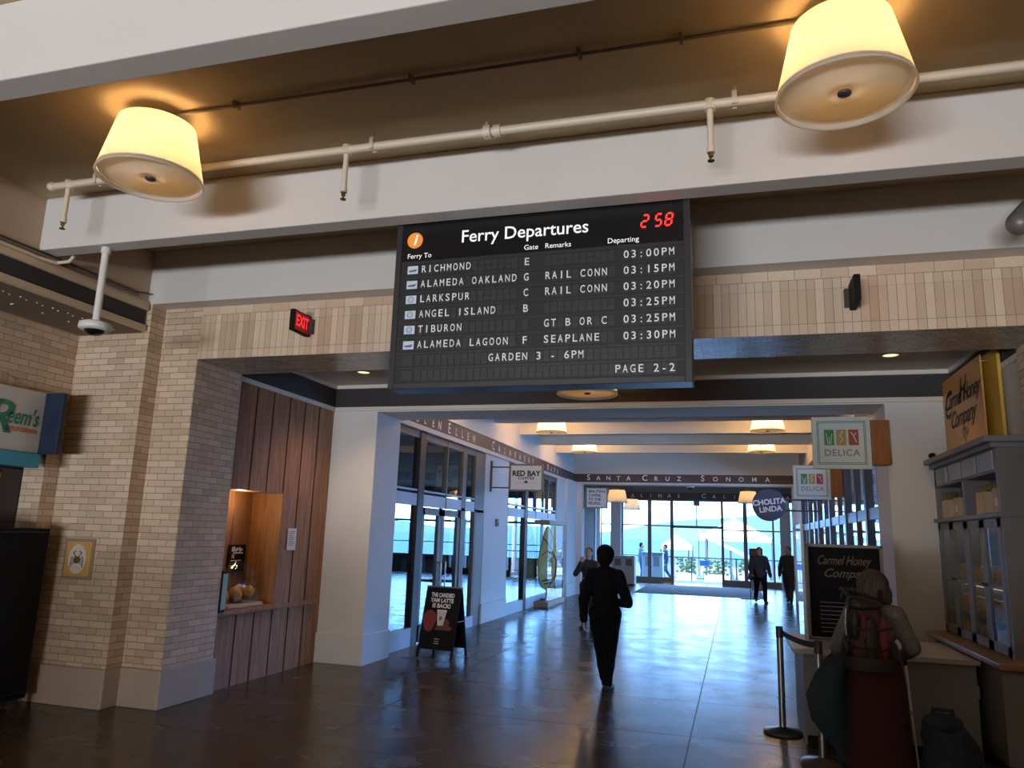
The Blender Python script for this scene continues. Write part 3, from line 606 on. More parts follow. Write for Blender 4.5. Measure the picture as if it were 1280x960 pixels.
# ---------------------------------------------------------------- exit signs
def exit_sign(loc, label, flip):
    t = thing('exit_sign', label, 'exit sign', loc)
    part('housing', 'black', t, (-.025, .025, -.32, -.03, -.105, .105), bevel=.006); part('mounting_box', 'bronze', t, (-.06, .06, -.06, 0, -.075, .075), bevel=.004)
    for s in (1,):
        f = part('face', 'exit_bg', t, (s*.0245, s*.027, -.30, -.05, -.09, .09))
        MB().text('EXIT', .16, (s*.029, -.175, 0), (0, s, 0), fit=.21, bold=.002).build('lettering', 'exit_red', f)
    return t
exit_sign((-4.05, 6.41, 3.715), 'lit red exit sign standing out from the brick beside the tall brick pier', 1)
exit_sign((.955, 6.41, 3.72), 'exit sign seen edge on against the brick, a dark narrow plate', 1)
# ---------------------------------------------------------------- left stall
t = thing('shop_sign', 'cream sign with green script lettering in the brick arch', 'sign', (-6.59, 5.82, 2.68))
part('panel', 'sign_cream', t, (-.08, -.02, -2.2, 0, -.30, .31), bevel=.004)
part('end_cap', 'navy', t, (-.12, .20, .0, .05, -.30, .31), bevel=.004); part('fascia', 'teal', t, (-.10, .02, -2.2, .0, -.44, -.305))
b = MB(); b.use('sign_green').text('eem\'s', .225, (-.015, -.225, .03), (0, 1, 0), shear=.25, bold=.004, fit=-.34); b.text('R', .44, (-.015, -.50, .0), (0, 1, 0), shear=.3, bold=.005, fit=-.30)
b.use('sign_orange').text('CALIFORNIA', .06, (-.015, -.225, -.09), (0, 1, 0), bold=.002, fit=-.34); b.build('lettering', None, t)
t = thing('stall_cabinet', 'tall black cabinet standing at the foot of the brick arch', 'cabinet', (-6.49, 5.2, 0))
part('body', 'black', t, (-.225, 0, -1.4, .79, .09, 1.66), bevel=.01)
for x, y in ((-.06, .7), (-.06, -1.2), (-.18, .7), (-.18, -1.2)): MB().cyl((x, y, .05), (x+.03, y, .05), .045, n=14).box(x-.01, x+.04, y-.02, y+.02, .05, .1).build('caster', 'bronze', t)
b = MB(); [b.box(-.012, .004, -1.4+.02, .77, z, z+.01) for z in (.14, 1.62)]; b.build('trim_strip', 'black_gloss', t)
t = thing('bottle_rack', 'dark lattice rack of bottles above the black cabinet', 'rack', (-7.25, 5.9, 1.7))
b = MB()
for k in range(6): b.box(-.6, .25, -.1, .12, .0+k*.105, .012+k*.105)
for k in range(10): b.box(-.6+k*.093, -.59+k*.093, -.1, .12, 0, .54)
b.build('lattice', 'bronze', t)
for k in range(5):
    for j in range(9): MB().cyl((-.55+j*.093, -.12, .055+k*.105), (-.55+j*.093, .1, .055+k*.105), .028, n=10).build('bottle', 'black_gloss' if (j+k) % 3 else 'honey', t)
t = thing('brick_plaque', 'yellow tile plaque with a white oval set on the brick', 'plaque', (-6.315, 6.21, 1.372))
part('tile', 'plaque_yellow', t, (-.155, .155, -.018, 0, -.17, .17), bevel=.006); b = MB()
b.box(-.185, .185, -.008, 0, -.2, .2); b.build('surround', 'plaque_rim', t)
o_ = MB().disc((0, -.019, .0), (1, 0, 0), (0, 0, 1), (0, -1, 0), .11, .145, .005).build('oval', 'plaque_white', t)
b = MB(); b.ball((0, -.024, -.01), (.042, .012, .035), 14, 8)
for sx in (1, -1):
    for k in range(4): b.tube([(sx*.03, -.026, -.005-k*.012), (sx*.065, -.026, .02-k*.024), (sx*.08, -.026, .0-k*.028)], .0035, 6)
    b.tube([(sx*.02, -.026, .02), (sx*.05, -.026, .06), (sx*.02, -.026, .075)], .005, 6)
b.build('crab', 'plaque_brown', o_)
# ---------------------------------------------------------------- wooden kiosk
t = thing('counter_ledge', 'dark wooden ledge running along the front of the wood panelled kiosk', 'counter', (-5.42, 8.2, .80))
part('shelf', 'redwood', t, (-.36, .06, -1.03, .1, -.02, .025), bevel=.008); part('rail', 'redwood', t, (-.01, .055, -1.03, 1.05, -.03, .02), bevel=.008)
t = thing('menu_poster', 'small black menu poster on the back wall of the kiosk window', 'poster', (-5.815, 8.05, 1.37))
b = MB(); b.box(.0, .012, -.17, .15, -.17, .15); b.build('sheet', 'black', t)
b = MB().use('paper'); rr = random.Random(5)
for k in range(9): b.box(.0125, .0135, -.12+.024*k, -.105+.024*k+rr.uniform(0, .006), .085-rr.uniform(0, .02), .115+rr.uniform(-.01, .015))
for k in range(5): b.box(.0125, .0135, -.09+.04*k, -.06+.04*k, .045, .062)
b.use('sign_orange').box(.0125, .0135, -.11, -.06, -.01, .04)
for k in range(4): b.use('d_green' if k % 2 else 'plaque_white').box(.0125, .0135, -.13, .08-.03*k, -.04-k*.03, -.032-k*.03)
b.build('print', None, t)
t = thing('paper_notice', 'white paper notice pinned to the redwood boards', 'notice', (-5.402, 8.565, 1.60))
part('sheet', 'paper', t, (-.002, .004, -.095, .095, -.135, .135)); b = MB()
for k in range(8): b.box(.0045, .0055, -.07, .06-.02*(k % 3), .09-k*.024, .098-k*.024)
b.build('print', 'ink_grey', t)
t = thing('wrapped_food', 'golden food under crinkled clear wrap on the kiosk ledge', 'food', (-5.58, 7.80, .826)); t.scale = (1, 1.1, 1.45)
part('tray', 'kraft', t, (-.16, .14, -.30, .30, 0, .03), bevel=.01)
b = MB(); rr = random.Random(4)
for k in range(9): b.ball((-.05+rr.uniform(-.07, .07), -.2+k*.05, .07+rr.uniform(0, .05)), (.07, .06, .05), 10, 6)
b.build('pastries', 'food_gold', t)
b = MB(); rings = []
for k in range(6):
    s_ = (1, 1.02, .95, .85, .7, .35)[k]; rings.append([(.16*s_*math.cos(q)+rr.uniform(-.012, .012), .33*s_*math.sin(q)+rr.uniform(-.02, .02), .03+k*.065) for q in [2*PI*i/18 for i in range(18)]])
b.loft(rings, smooth=False); b.build('wrap', 'glass_case', t)
t = thing('card_reader', 'slim card screen standing at the edge of the kiosk by the brick pier', 'screen', (-5.36, 7.22, 1.02), math.radians(12))
part('case', 'black', t, (-.05, .02, -.05, .09, -.2, .24), bevel=.012); part('screen', 'tablet_glass', t, (.02, .024, -.035, .075, -.17, .21)); part('mount', 'bronze', t, (-.1, -.04, -.02, .04, -.18, -.08))
# ---------------------------------------------------------------- downlights
for x, l in ((-4.55, 'small recessed downlight in the low ceiling above the redwood wall'), (1.62, 'small recessed downlight in the low ceiling beside the yellow honey sign')):
    t = thing('downlight', l, 'downlight', (x, 8.55, 3.74)); lamp('downlight_beam', 'SPOT', (0, 0, -.03), 50 if x < 0 else 14, (1, .66, .36), t, spot_size=1.9, spot_blend=.7, shadow_soft_size=.06)
    MB().lathe([(.105, 0), (.11, -.006), (.08, -.010), (.075, .0)], n=28).build('ring', 'trim_white', t); MB().lathe([(0, -.004), (.075, -.004)], n=24).build('lens', 'downlight', t)
# ---------------------------------------------------------------- coffee shop things
t = thing('wall_sensor', 'small grey sensor on the pier between the coffee shop windows', 'sensor', (-4.88, 15.5, 1.98))
part('box', 'bronze_mid', t, (0, .05, -.06, .06, -.08, .08), bevel=.015); part('lens', 'black', t, (.048, .054, -.03, .03, -.05, .0))
def blade(name, label, cat, loc, w_, h_, arm, face_fn, frame_m, group=None):
    t = thing(name, label, cat, loc, 0, group)
    b = MB(); f = .035
    for x0, x1, z0, z1 in ((0, f, 0, h_), (w_-f, w_, 0, h_), (f, w_-f, 0, f), (f, w_-f, h_-f, h_)): b.box(x0, x1, -.04, .04, z0, z1)
    b.build('frame', frame_m, t, .004); p = part('panel', 'sign_white', t, (f-.005, w_-f+.005, -.03, .03, f-.005, h_-f+.005))
    if arm:
        b = MB(); b.cyl((-arm, 0, h_*.12), (0, 0, h_*.12), .014, n=8).cyl((-arm, 0, h_*.88), (0, 0, h_*.88), .014, n=8).box(-arm-.01, -arm+.015, -.03, .03, -.02, h_+.06); b.build('bracket', 'bronze', t)
    face_fn(p); return t
def rb_face(p):
    for s in (-1, 1):
        b = MB(); y = s*.032; ex = (-s, 0, 0)
        b.use('ink').text('RED BAY', .15, (.36, y, .36), ex, bold=.006).text('COFFEE', .085, (.36, y, .265), ex, bold=.003, spacing=1.25)
        b.disc((.36, y, .19), (1, 0, 0), (0, 0, 1), (0, s, 0), .04, .022, .003); b.use('ink_grey').box(.14, .58, y-.001, y+.001, .16, .164); b.build('lettering', None, p)
blade('coffee_sign', 'square white blade sign for the coffee shop on a black bracket', 'sign', (-4.46, 15.0, 2.62), .72, .56, .40, rb_face, 'bronze_mid')
def bc_face(p):
    b = MB().use('ink')
    for k, s_ in enumerate(('BEAUTIFUL', 'COFFEE', 'TO THE', 'PEOPLE.')): b.text(s_, .115, (.08, -.032, .53-k*.125), align='LEFT', bold=.003)
    b.build('lettering', None, p)
blade('slogan_sign', 'square white slogan sign on a bracket at the far vestibule corner', 'sign', (-4.56, 23.95, 2.64), .70, .66, .06, bc_face, 'bronze_mid')
t = thing('folding_sign', 'black folding pavement sign advertising a latte by the coffee shop doors', 'pavement sign', (-4.09, 10.63, 0), math.radians(-8))
# two leaves hinged at the top
th = math.radians(13); H_ = 1.0
def leaf(name, sg, y0):
    ex, ey, ez = Vector((1, 0, 0)), Vector((0, -sg*math.sin(th)*-1, math.cos(th))), None
    up_ = Vector((0, sg*math.sin(th), math.cos(th))); out = Vector((0, -math.cos(th), math.sin(th)))*(1 if sg > 0 else 1)
    out = Vector((0, -sg*math.cos(th), math.sin(th)))
    o = Vector((0, y0, 0)); b = MB()
    b.prism([(-.285, .12), (.285, .12), (.285, H_), (-.285, H_)][::(1 if sg > 0 else -1)], o, ex, up_, -out, .022)
    for x in (-.285, .255): b.prism([(x, 0), (x+.03, 0), (x+.03, .13), (x, .13)], o, ex, up_, -out, .022)
    l = b.build(name, 'black', t); return l, o, up_, out
fl_, o, u_, n_ = leaf('front_leaf', 1, -.24); leaf('rear_leaf', -1, .24)
def fp(mb, poly, lift=.002): return mb.prism(poly, o+n_*lift, (1, 0, 0), u_, n_, .002)
b = MB().use('letter')
for k, s_ in enumerate(('THE CANDIED', 'YAM LATTE', 'IS BACK!')): b.text(s_, .078, o+n_*.004+u_*(.87-.075*k), (1, 0, 0), u_, bold=.0035, fit=.38)
b.build('lettering', None, fl_)
b = MB(); b.use('print_red'); fp(b, [(-.16+.11*math.cos(q)*(1+.15*math.sin(3*q)), .51+.15*math.sin(q)) for q in [2*PI*i/20 for i in range(20)]])
b.use('print_brown'); fp(b, [(-.05, .39), (.2, .39), (.23, .43), (.1, .47), (-.03, .45)], .0035); fp(b, [(.11+.06*math.cos(q), .49+.055*math.sin(q)) for q in [2*PI*i/14 for i in range(14)]], .004)
b.use('paper'); fp(b, [(-.02, .45), (.07, .45), (.10, .64), (-.05, .64)], .006); b.use('white'); fp(b, [(-.056, .64), (.106, .64), (.10, .668), (-.05, .668)], .006)
b.use('ink_grey'); fp(b, [(.02+.022*math.cos(q), .55+.03*math.sin(q)) for q in [2*PI*i/12 for i in range(12)]], .009)
b.build('picture', None, fl_)
b = MB().use('plaque_white')
for k in range(3): fp(b, [(-.04+.01*(k == 1), .26-.03*k), (.045-.01*(k == 1), .26-.03*k), (.045-.01*(k == 1), .268-.03*k), (-.04+.01*(k == 1), .268-.03*k)], .004)
b.build('small_print', None, fl_)
MB().cyl((-.28, -.02, H_*math.cos(th)-.01), (.28, -.02, H_*math.cos(th)-.01), .014, n=8).build('hinge', 'steel', t); MB().cyl((.275, -.11, .5), (.275, .11, .5), .006, n=6).build('stay', 'steel', t)
# display case with the yellow piece
t = thing('display_case', 'wood framed glass display case at the second coffee shop window', 'display case', (-4.70, 20.0, 0))
part('base', 'vitrine_wood', t, (-.2, .20, -1.2, .75, 0, .13), bevel=.01); part('top', 'vitrine_wood', t, (-.2, .2, -1.2, .75, 2.02, 2.13), bevel=.01)
b = MB(); b.box(.15, .155, -1.15, .7, .13, 2.02).box(-.15, .155, -1.15, -1.145, .13, 2.02); b.build('pane', 'glass_case', t); part('post', 'bronze', t, (.13, .16, .66, .70, .13, 2.02))
part('label_card', 'paper', t, (.157, .16, .45, .62, 1.15, 1.5))
t = thing('yellow_board', 'tall yellow leaf shaped board strung with black cords in the glass case', 'display', (-4.71, 19.45, .13), math.radians(-48))
out = [(y_*.56, z_) for y_, z_ in [(0, .22), (.30, .32), (.48, .60), (.50, .95), (.36, 1.35), (.18, 1.72), (.05, 1.86), (-.05, 1.86), (-.18, 1.72), (-.36, 1.35), (-.50, .95), (-.48, .60), (-.30, .32)]]
MB().prism(out, (0, 0, 0), (0, 1, 0), (0, 0, 1), (1, 0, 0), .06).build('panel', 'yellow', t, .02)
MB().prism([(y*.72, .55+z*.24) for y, z in out], (.062, 0, 0), (0, 1, 0), (0, 0, 1), (1, 0, 0), .004).build('pale_patch', 'yellow_light', t)
b = MB(); b.tube([(.07, -.18, 1.6), (.07, .05, 1.35), (.07, .24, 1.0), (.07, .22, .6), (.07, 0, .28)], .012, 8).tube([(.07, -.2, 1.1), (.07, .0, 1.25), (.07, .14, 1.55), (.07, .05, 1.75)], .010, 8).tube([(.07, -.16, .47), (.07, .12, .52)], .014, 8).tube([(.07, -.1, .40), (.07, .14, .44)], .014, 8); b.build('cord', 'black', t)
b = MB(); b.box(-.03, .09, -.15, .15, 0, .04).cyl((.03, 0, .03), (.03, 0, .3), .03, n=10); b.build('stand', 'redwood', t)
b = MB(); [b.tube([(.0, .12+.025*k, 1.86), (.0, .14+.03*k, 1.2), (0, .13+.025*k, 1.05)], .018, 6) for k in range(5)]; b.build('fringe', 'yellow_light', t)
# inside the coffee shop
def round_table(loc, label):
    t = thing('cafe_table', label, 'table', loc); MB().lathe([(0, .72), (.38, .72), (.39, .735), (.38, .75), (0, .75)], n=28).build('tabletop', 'redwood', t)
    MB().cyl((0, 0, .02), (0, 0, .72), .03, n=12).lathe([(0, .0), (.25, .0), (.25, .015), (.03, .03)], n=24).build('pedestal', 'bronze', t); return t
round_table((-6.1, 15.4, 0), 'round cafe table holding the yellow flowers behind the glass doors'); round_table((-8.6, 17.0, 0), 'round cafe table deep inside the coffee shop')
t = thing('flower_vase', 'yellow flowers in a vase on the cafe table', 'flowers', (-6.1, 15.4, .75)); MB().lathe([(0, 0), (.05, 0), (.07, .08), (.04, .16), (.05, .18)], n=16).build('vase', 'bronze_mid', t)
b = MB(); rr = random.Random(2)
for k in range(22): q = rr.uniform(0, 2*PI); r = rr.uniform(.02, .15); b.use('yellow').ball((r*math.cos(q), r*math.sin(q), .24+rr.uniform(0, .12)), (.03, .03, .024), 8, 5); b.use('leaf').cyl((0, 0, .15), (r*math.cos(q), r*math.sin(q), .24), .004, n=5)
b.build('bouquet', None, t)
t = thing('merchandise_shelf', 'wooden shelf of amber goods just inside the first coffee shop pane', 'shelf', (-6.9, 13.4, 0))
for x in (-.4, .4):
    for y in (-.2, .2): MB().box(x-.02, x+.02, y-.02, y+.02, 0, 2.0).build('post', 'redwood', t)
for z in (.3, .75, 1.2, 1.6, 1.95): part('shelf_board', 'redwood_in', t, (-.42, .42, -.22, .22, z, z+.03))
k = 0
for z in (.33, .78, 1.23, 1.63):
    for x in (-.3, -.1, .1, .3):
        j = thing('amber_jar', 'amber jar of goods on the wooden coffee shop shelf', 'jar', (-6.9+x, 13.25, z+.003), 0, 'amber jars on the coffee shelf'); MB().lathe([(0, 0), (.07, 0), (.075, .02), (.075, .16), (.05, .2), (.05, .22)], n=14).build('jar_body', 'amber', j); MB().cyl((0, 0, .22), (0, 0, .25), .055, n=14).build('lid', 'bronze', j)
# ---------------------------------------------------------------- right side signs
def d_face(p, w_, h_):
    b = MB().use('d_line'); a_ = .045
    for m_ in (.05, .065):
        for x0, x1, z0, z1 in ((m_, w_-m_, m_, m_+.006), (m_, w_-m_, h_-m_-.006, h_-m_), (m_, m_+.006, m_, h_-m_), (w_-m_-.006, w_-m_, m_, h_-m_)): b.box(x0, x1, -.034, -.031, z0, z1)
    ic = h_*.30; zc = h_*.60
    for k, c in enumerate(('d_green', 'd_gold', 'd_red')):
        x = w_*(.29+.21*k); b.use(c).box(x-w_*.085, x+w_*.085, -.035, -.031, zc-ic/2, zc+ic/2)
        b.use('delica_face')
        if k == 0:
            for dx, l in ((-.03, .13), (.0, .09), (.03, .12)): b.tube([(x+dx*.5, -.036, zc-ic*.45), (x+dx, -.036, zc-ic*.45+l)], .005, 6)
        elif k == 1:
            b.tube([(x-.02, -.036, zc-.07), (x+.015, -.036, zc-.02), (x-.015, -.036, zc+.02), (x+.01, -.036, zc+.06)], .006, 6); b.ball((x+.01, -.036, zc+.06), (.012, .004, .014), 8, 6)
        else:
            b.tube([(x-.03, -.036, zc+.06), (x, -.036, zc+.02), (x+.03, -.036, zc-.06)], .006, 6).tube([(x, -.036, zc+.02), (x+.03, -.036, zc+.05)], .005, 6)
    b.use('d_grey').text('DELICA', w_*.17, (w_*.5, -.033, h_*.30), spacing=1.1, bold=.001); b.build('artwork', None, p)
def delica(loc, label, w_=.62, h_=.60):
    t = thing('deli_sign', label, 'sign', loc, 0, 'square deli signs')
    p = part('panel', 'delica_face', t, (0, w_, -.03, .03, 0, h_), bevel=.004); d_face(p, w_, h_)
    part('bracket_block', 'sign_wood', t, (w_+.005, w_+.20, -.02, .16, .05, h_-.04), bevel=.004)
    MB().cyl((w_-.1, 0, .3), (w_+.05, 0, .3), .02, n=8).build('arm', 'bronze', t)
delica((.88, 9.33, 2.60), 'nearer and larger square deli sign with green, gold and red panels'); delica((1.02, 14.5, 2.53), 'further square deli sign, half behind the larger one')
t = thing('round_sign', 'round navy blue sign with white hand lettering hanging over the far doors', 'sign', (.73, 18.0, 2.58))
MB().disc((0, .03, 0), (1, 0, 0), (0, 0, 1), (0, -1, 0), .36, .36, .06, 40).build('disc', 'chol_blue', t, .006)
b = MB().use('letter'); e1 = Vector((math.cos(.12), 0, math.sin(.12))); e2 = Vector((-math.sin(.12), 0, math.cos(.12)))
b.text('CHOLITA', .165, (-.0, -.033, .06), e1, e2, bold=.006).text('LINDA', .165, (.03, -.033, -.10), e1, e2, bold=.006); b.build('lettering', None, t)
MB().cyl((.3, 0, .12), (1.115, 0, .12), .018, n=8).cyl((.3, 0, -.12), (1.115, 0, -.12), .018, n=8).build('bracket', 'bronze', t)
t = thing('ceiling_dome_camera', 'small white dome camera under the lettered header of the far wall', 'security camera', (-1.3, 23.88, 3.38)); MB().lathe([(.0, 0), (.12, 0), (.12, -.04), (.09, -.055)], n=20).build('base', 'white_metal', t); MB().ball((0, 0, -.05), (.085, .085, .06), 16, 8).build('dome', 'black_gloss', t)
# ---------------------------------------------------------------- honey shop on the right
t = thing('honey_sign', 'yellow honey company sign with black script on top of the grey cabinet', 'sign', (2.29, 8.55, 3.15))
part('backing', 'honey_yellow', t, (.05, .08, -.85, .86, -.43, .44), bevel=.004); p = part('panel', 'honey_panel', t, (-.01, .005, -.58, .82, -.42, .43), bevel=.003)
for y in (-.53, .77):
    for z in (-.37, .38): MB().cyl((-.02, y, z), (.05, y, z), .014, n=10).build('standoff', 'chrome', t)
b = MB().use('ink'); b.text('Carmel Honey', .24, (-.013, .12, .16), (0, -1, 0), shear=.45, bold=.005, spacing=.86).text('Company', .25, (-.013, .13, -.06), (0, -1, 0), shear=.45, bold=.005, spacing=.9)
b.text('C', .42, (-.013, .66, .12), (0, -1, 0), shear=.4, bold=.003).text('H', .36, (-.013, .10, .20), (0, -1, 0), shear=.5, bold=.002); b.build('lettering', None, p)
b = MB().use('ink_grey'); rr = random.Random(6)
for k in range(9):
    y, z = .08+rr.uniform(-.11, .11), -.25+rr.uniform(-.08, .07)
    for q in range(5): b.tube([(-.013, y, z), (-.013, y+.035*math.cos(q*1.256), z+.035*math.sin(q*1.256))], .004, 5)
b.tube([(-.013, .08, -.27), (-.013, .07, -.39)], .004, 5); b.build('flower_drawing', None, p)
# cabinet
CX0, CX1, CY0, CY1 = 2.13, 2.39, 7.24, 9.36
t = thing('display_cabinet', 'tall grey display cabinet with glass doors beneath the honey sign', 'cabinet', ((CX0+CX1)/2, (CY0+CY1)/2, 0))
def cb(nm, m_, *bx, **k): return part(nm, m_, t, *[(a_-2.26, b_-2.26, c_-8.3, d_-8.3, e_, f_) for a_, b_, c_, d_, e_, f_ in bx], **k)
cb('carcass', 'cab_grey', (2.36, 2.39, CY0, CY1, 0, 2.6), (CX0-.004, CX1, CY0-.012, CY0+.05, .88, 2.602), (CX0, CX1, CY1-.05, CY1, .88, 2.6), (CX0, CX1, 8.27, 8.33, 2.05, 2.42), (CX0, CX1, CY0+.05, CY1, 2.40, 2.60))
cb('base_unit', 'cab_grey', (2.02, CX1, CY0, CY1, .08, .84)); cb('worktop', 'ledge_brown', (1.93, CX1, CY0-.3, CY1, .84, .885), bevel=.006)
cb('cornice', 'cab_grey', (2.08, CX1, CY0-.03, CY1, 2.60, 2.645), (2.03, CX1, CY0-.06, CY1, 2.645, 2.70), bevel=.008); cb('shelf', 'cab_grey', (2.09, CX1-.03, CY0-.03, CY1, 2.02, 2.06), (2.125, CX1-.03, CY0+.05, CY1, 1.42, 1.45), bevel=.004)
for k in range(4):
    y = CY0+.09+k*.5; q = cb('drawer_panel', 'cab_panel', (2.115, 2.135, y, y+.42, 2.42, 2.585), bevel=.006)
    if k == 3: pass
for k in range(4):
    y = CY0+.05+k*.505; d = cb('door', 'cab_grey', (2.12, 2.15, y, y+.07, .9, 2.01), (2.12, 2.15, y+.43, y+.5, .9, 2.01), (2.12, 2.15, y, y+.5, .9, .98), (2.12, 2.15, y, y+.5, 1.94, 2.01))
    MB().box(2.133-2.26, 2.137-2.26, y+.07-8.3, y+.43-8.3, .98, 1.94).build('pane', 'glass_case', d); MB().ball((2.11-2.26, y+.465-8.3 if k % 2 == 0 else y+.035-8.3, 1.45), (.014, .014, .014), 10, 6).build('knob', 'bronze', d)
for zz, nm in ((1.15, 1), (1.70, 2)):
    cb('inner_shelf', 'cab_grey', (2.17, CX1, CY0+.05, CY1-.05, zz-.02, zz)) if nm == 1 else None
cb('light_strip', 'downlight', (2.33, 2.355, CY0+.08, CY1-.08, 1.385, 1.40), (2.33, 2.355, CY0+.08, CY1-.08, 1.98, 1.995))
jar0 = thing('honey_jar', 'amber honey jar with a gold lid behind the glass of the grey cabinet', 'jar', (2.27, 7.4, 0), 0, 'honey jars in the grey cabinet')
MB().lathe([(0, 0), (.042, 0), (.047, .01), (.047, .10), (.036, .12)], n=16).build('jar_body', 'honey', jar0); MB().cyl((0, 0, .12), (0, 0, .145), .040, n=16).build('lid', 'lid_gold', jar0)
first = True
for z in (.905, 1.155, 1.455):
    for k in range(15):
        y = 7.36+.129*k; loc = (2.26+.02*(k % 2), y, z)
        if first: jar0.location = loc; first = False
        else: dup(jar0, loc)
def bag(y, w_, h_, label, x=2.22):
    t = thing('gift_bag', label, 'gift bag', (x, y, 2.062)); b = MB(); b.loft([[(-.07, -w_/2, 0), (.07, -w_/2, 0), (.07, w_/2, 0), (-.07, w_/2, 0)], [(-.065, -w_/2*1.03, h_), (.065, -w_/2*1.03, h_), (.065, w_/2*1.03, h_), (-.065, w_/2*1.03, h_)]], smooth=False); b.build('sack', 'kraft', t)
    b = MB(); rr = random.Random(int(y*100))
    for k in range(40): q = rr.uniform(0, PI); b.tube([(rr.uniform(-.04, .04), rr.uniform(-.3, .3)*w_, h_-.01), (rr.uniform(-.07, .07), w_*.48*math.cos(q), h_+.09*math.sin(q))], .004, 5)
    b.build('straw', 'straw', t)
bag(9.10, .24, .19, 'pale gift bag stuffed with straw at the far end of the cabinet shelf'); bag(7.88, .24, .20, 'kraft gift bag with a tuft of straw on the nearer half of the shelf')
for y, w_, h_, l in ((8.78, .16, .20, 'pale box beside the far gift bag on the shelf'), (7.50, .24, .22, 'kraft box at the near end of the cabinet shelf')):
    t = thing('shelf_box', l, 'box', (2.25, y, 2.062)); part('carton', 'kraft', t, (-.07, .07, -w_/2, w_/2, 0, h_), bevel=.004); part('label_band', 'paper', t, (-.0725, -.07, -w_*.3, w_*.3, h_*.3, h_*.6))
t = thing('small_camera', 'small black camera on the white wall beside the cabinet cornice', 'security camera', (2.12, 9.33, 2.76)); MB().box(-.02, .02, -.01, .04, -.02, .02).build('mount', 'black', t); MB().cyl((0, -.01, 0), (-.04, -.12, -.02), .028, n=12).build('barrel', 'black', t)
# counter
t = thing('service_counter', 'grey shop counter with a pale worktop in front of the honey cabinet', 'counter', (1.25, 8.0, 0))
part('worktop', 'counter_top', t, (-.78, .72, -.42, .80, .775, .82), bevel=.006); part('front_panel', 'counter_body', t, (-.69, .70, -.34, -.30, 0, .775)); part('side_panel', 'counter_body', t, (-.69, -.65, -.30, .78, 0, .775), (.66, .70, -.30, .78, 0, .775))
part('plinth', 'black', t, (-.68, .69, -.35, -.33, 0, .08)); part('latch', 'steel', t, (.70, .715, -.33, -.27, .5, .6))
t = thing('script_board', 'black honey company board with faint script, standing on the counter', 'board', (1.03, 8.35, .823), 0)
part('panel', 'board_black', t, (-.33, .33, .0, .02, .02, .90)); b = MB()
for x0, x1, z0, z1 in ((-.36, -.33, 0, .93), (.33, .36, 0, .93), (-.36, .36, .90, .93), (-.36, .36, 0, .03)): b.box(x0, x1, -.012, .03, z0, z1)
b.build('frame', 'frame_wood_pale', t, .004)
b = MB().use('chalk_script').text('Carmel Honey', .125, (-.01, -.003, .77), shear=.45, bold=.001, fit=.50).text('Company', .115, (.02, -.003, .645), shear=.45, bold=.0015)
rr = random.Random(8)
for k in range(5):
    for q in range(5): b.tube([(-.04+.05*k, -.003, .5), (-.04+.05*k+.03*math.cos(q*1.256), -.003, .5+.025*math.sin(q*1.256))], .003, 5)
b.use('chalk_line')
for k in range(8): b.box(-.24, rr.uniform(-.05, .24), -.003, -.001, .36-k*.04, .366-k*.04)
b.build('lettering', None, t); part('easel_foot', 'frame_wood_pale', t, (-.25, -.22, -.03, .14, 0, .02), (.22, .25, -.03, .14, 0, .02))
t = thing('glass_screen', 'tall clear screen with a pale edge at the end of the counter', 'screen', (.62, 8.0, .822)); part('edge_post', 'white_metal', t, (-.012, .012, -.012, .012, 0, 1.12)); part('pane', 'glass_case', t, (-.004, .004, .012, .7, .02, 1.12)); part('foot', 'steel', t, (-.04, .04, -.04, .1, 0, .012))
# stanchions
def stanchion(loc, label):
    t = thing('queue_post', label, 'queue barrier', loc, 0, 'queue posts by the counter')
    MB().lathe([(0, 0), (.175, 0), (.178, .012), (.17, .03), (.05, .05), (.032, .06)], n=36).build('base', 'bronze', t); MB().cyl((0, 0, .05), (0, 0, .88), .031, n=24).build('post', 'steel', t)
    MB().cyl((0, 0, .86), (0, 0, .955), .034, n=24).lathe([(.034, .955), (.03, .963), (0, .964)], n=24).build('head', 'bronze', t); return t
stanchion((.38, 7.99, 0), 'steel queue post standing further back, its belt reaching forward'); stanchion((.635, 7.03, 0), 'nearer steel queue post at the front end of the belt')
t = thing('queue_belt', 'dark retractable belt strung between the two queue posts', 'belt', (.5, 7.5, .92)); b = MB(); A, B2 = Vector((-.115, .455, 0)), Vector((.128, -.435, 0)); pts = []
for k in range(9): u = k/8; p = A.lerp(B2, u); p.z = -.05*4*u*(1-u)*.5; pts.append(p)
rings = [[p+Vector((.002, 0, -.025)), p+Vector((-.002, 0, -.025)), p+Vector((-.002, 0, .025)), p+Vector((.002, 0, .025))] for p in pts]; b.loft(rings, smooth=False); b.build('webbing', 'pack_black', t)
# ---------------------------------------------------------------- far things
t = thing('floor_mat', 'long grey entrance mat in front of the far glass doors', 'mat', (-1.3, 28.3, 0)); part('carpet', 'mat_grey', t, (-1.95, 2.1, -2.5, 2.5, .0, .012)); b = MB()
for x0, x1, y0, y1 in ((-2.0, -1.95, -2.55, 2.55), (2.1, 2.15, -2.55, 2.55), (-1.95, 2.1, -2.55, -2.5), (-1.95, 2.1, 2.5, 2.55)): b.box(x0, x1, y0, y1, 0, .008)
b.build('edging', 'black', t)
t = thing('recycling_bin', 'pale double recycling bin with two dark openings beside the far glazing', 'bin', (-4.12, 29.6, 0)); part('body', 'bin_white', t, (-.42, .42, -.28, .28, .05, 1.05), bevel=.02); part('lid', 'bin_white', t, (-.44, .44, -.30, .30, 1.05, 1.09), bevel=.01)
for x in (-.21, .21): part('opening', 'ink_grey', t, (x-.12, x+.12, -.285, -.27, .72, .97), bevel=.01)
part('plinth', 'black', t, (-.40, .40, -.26, .26, 0, .05))
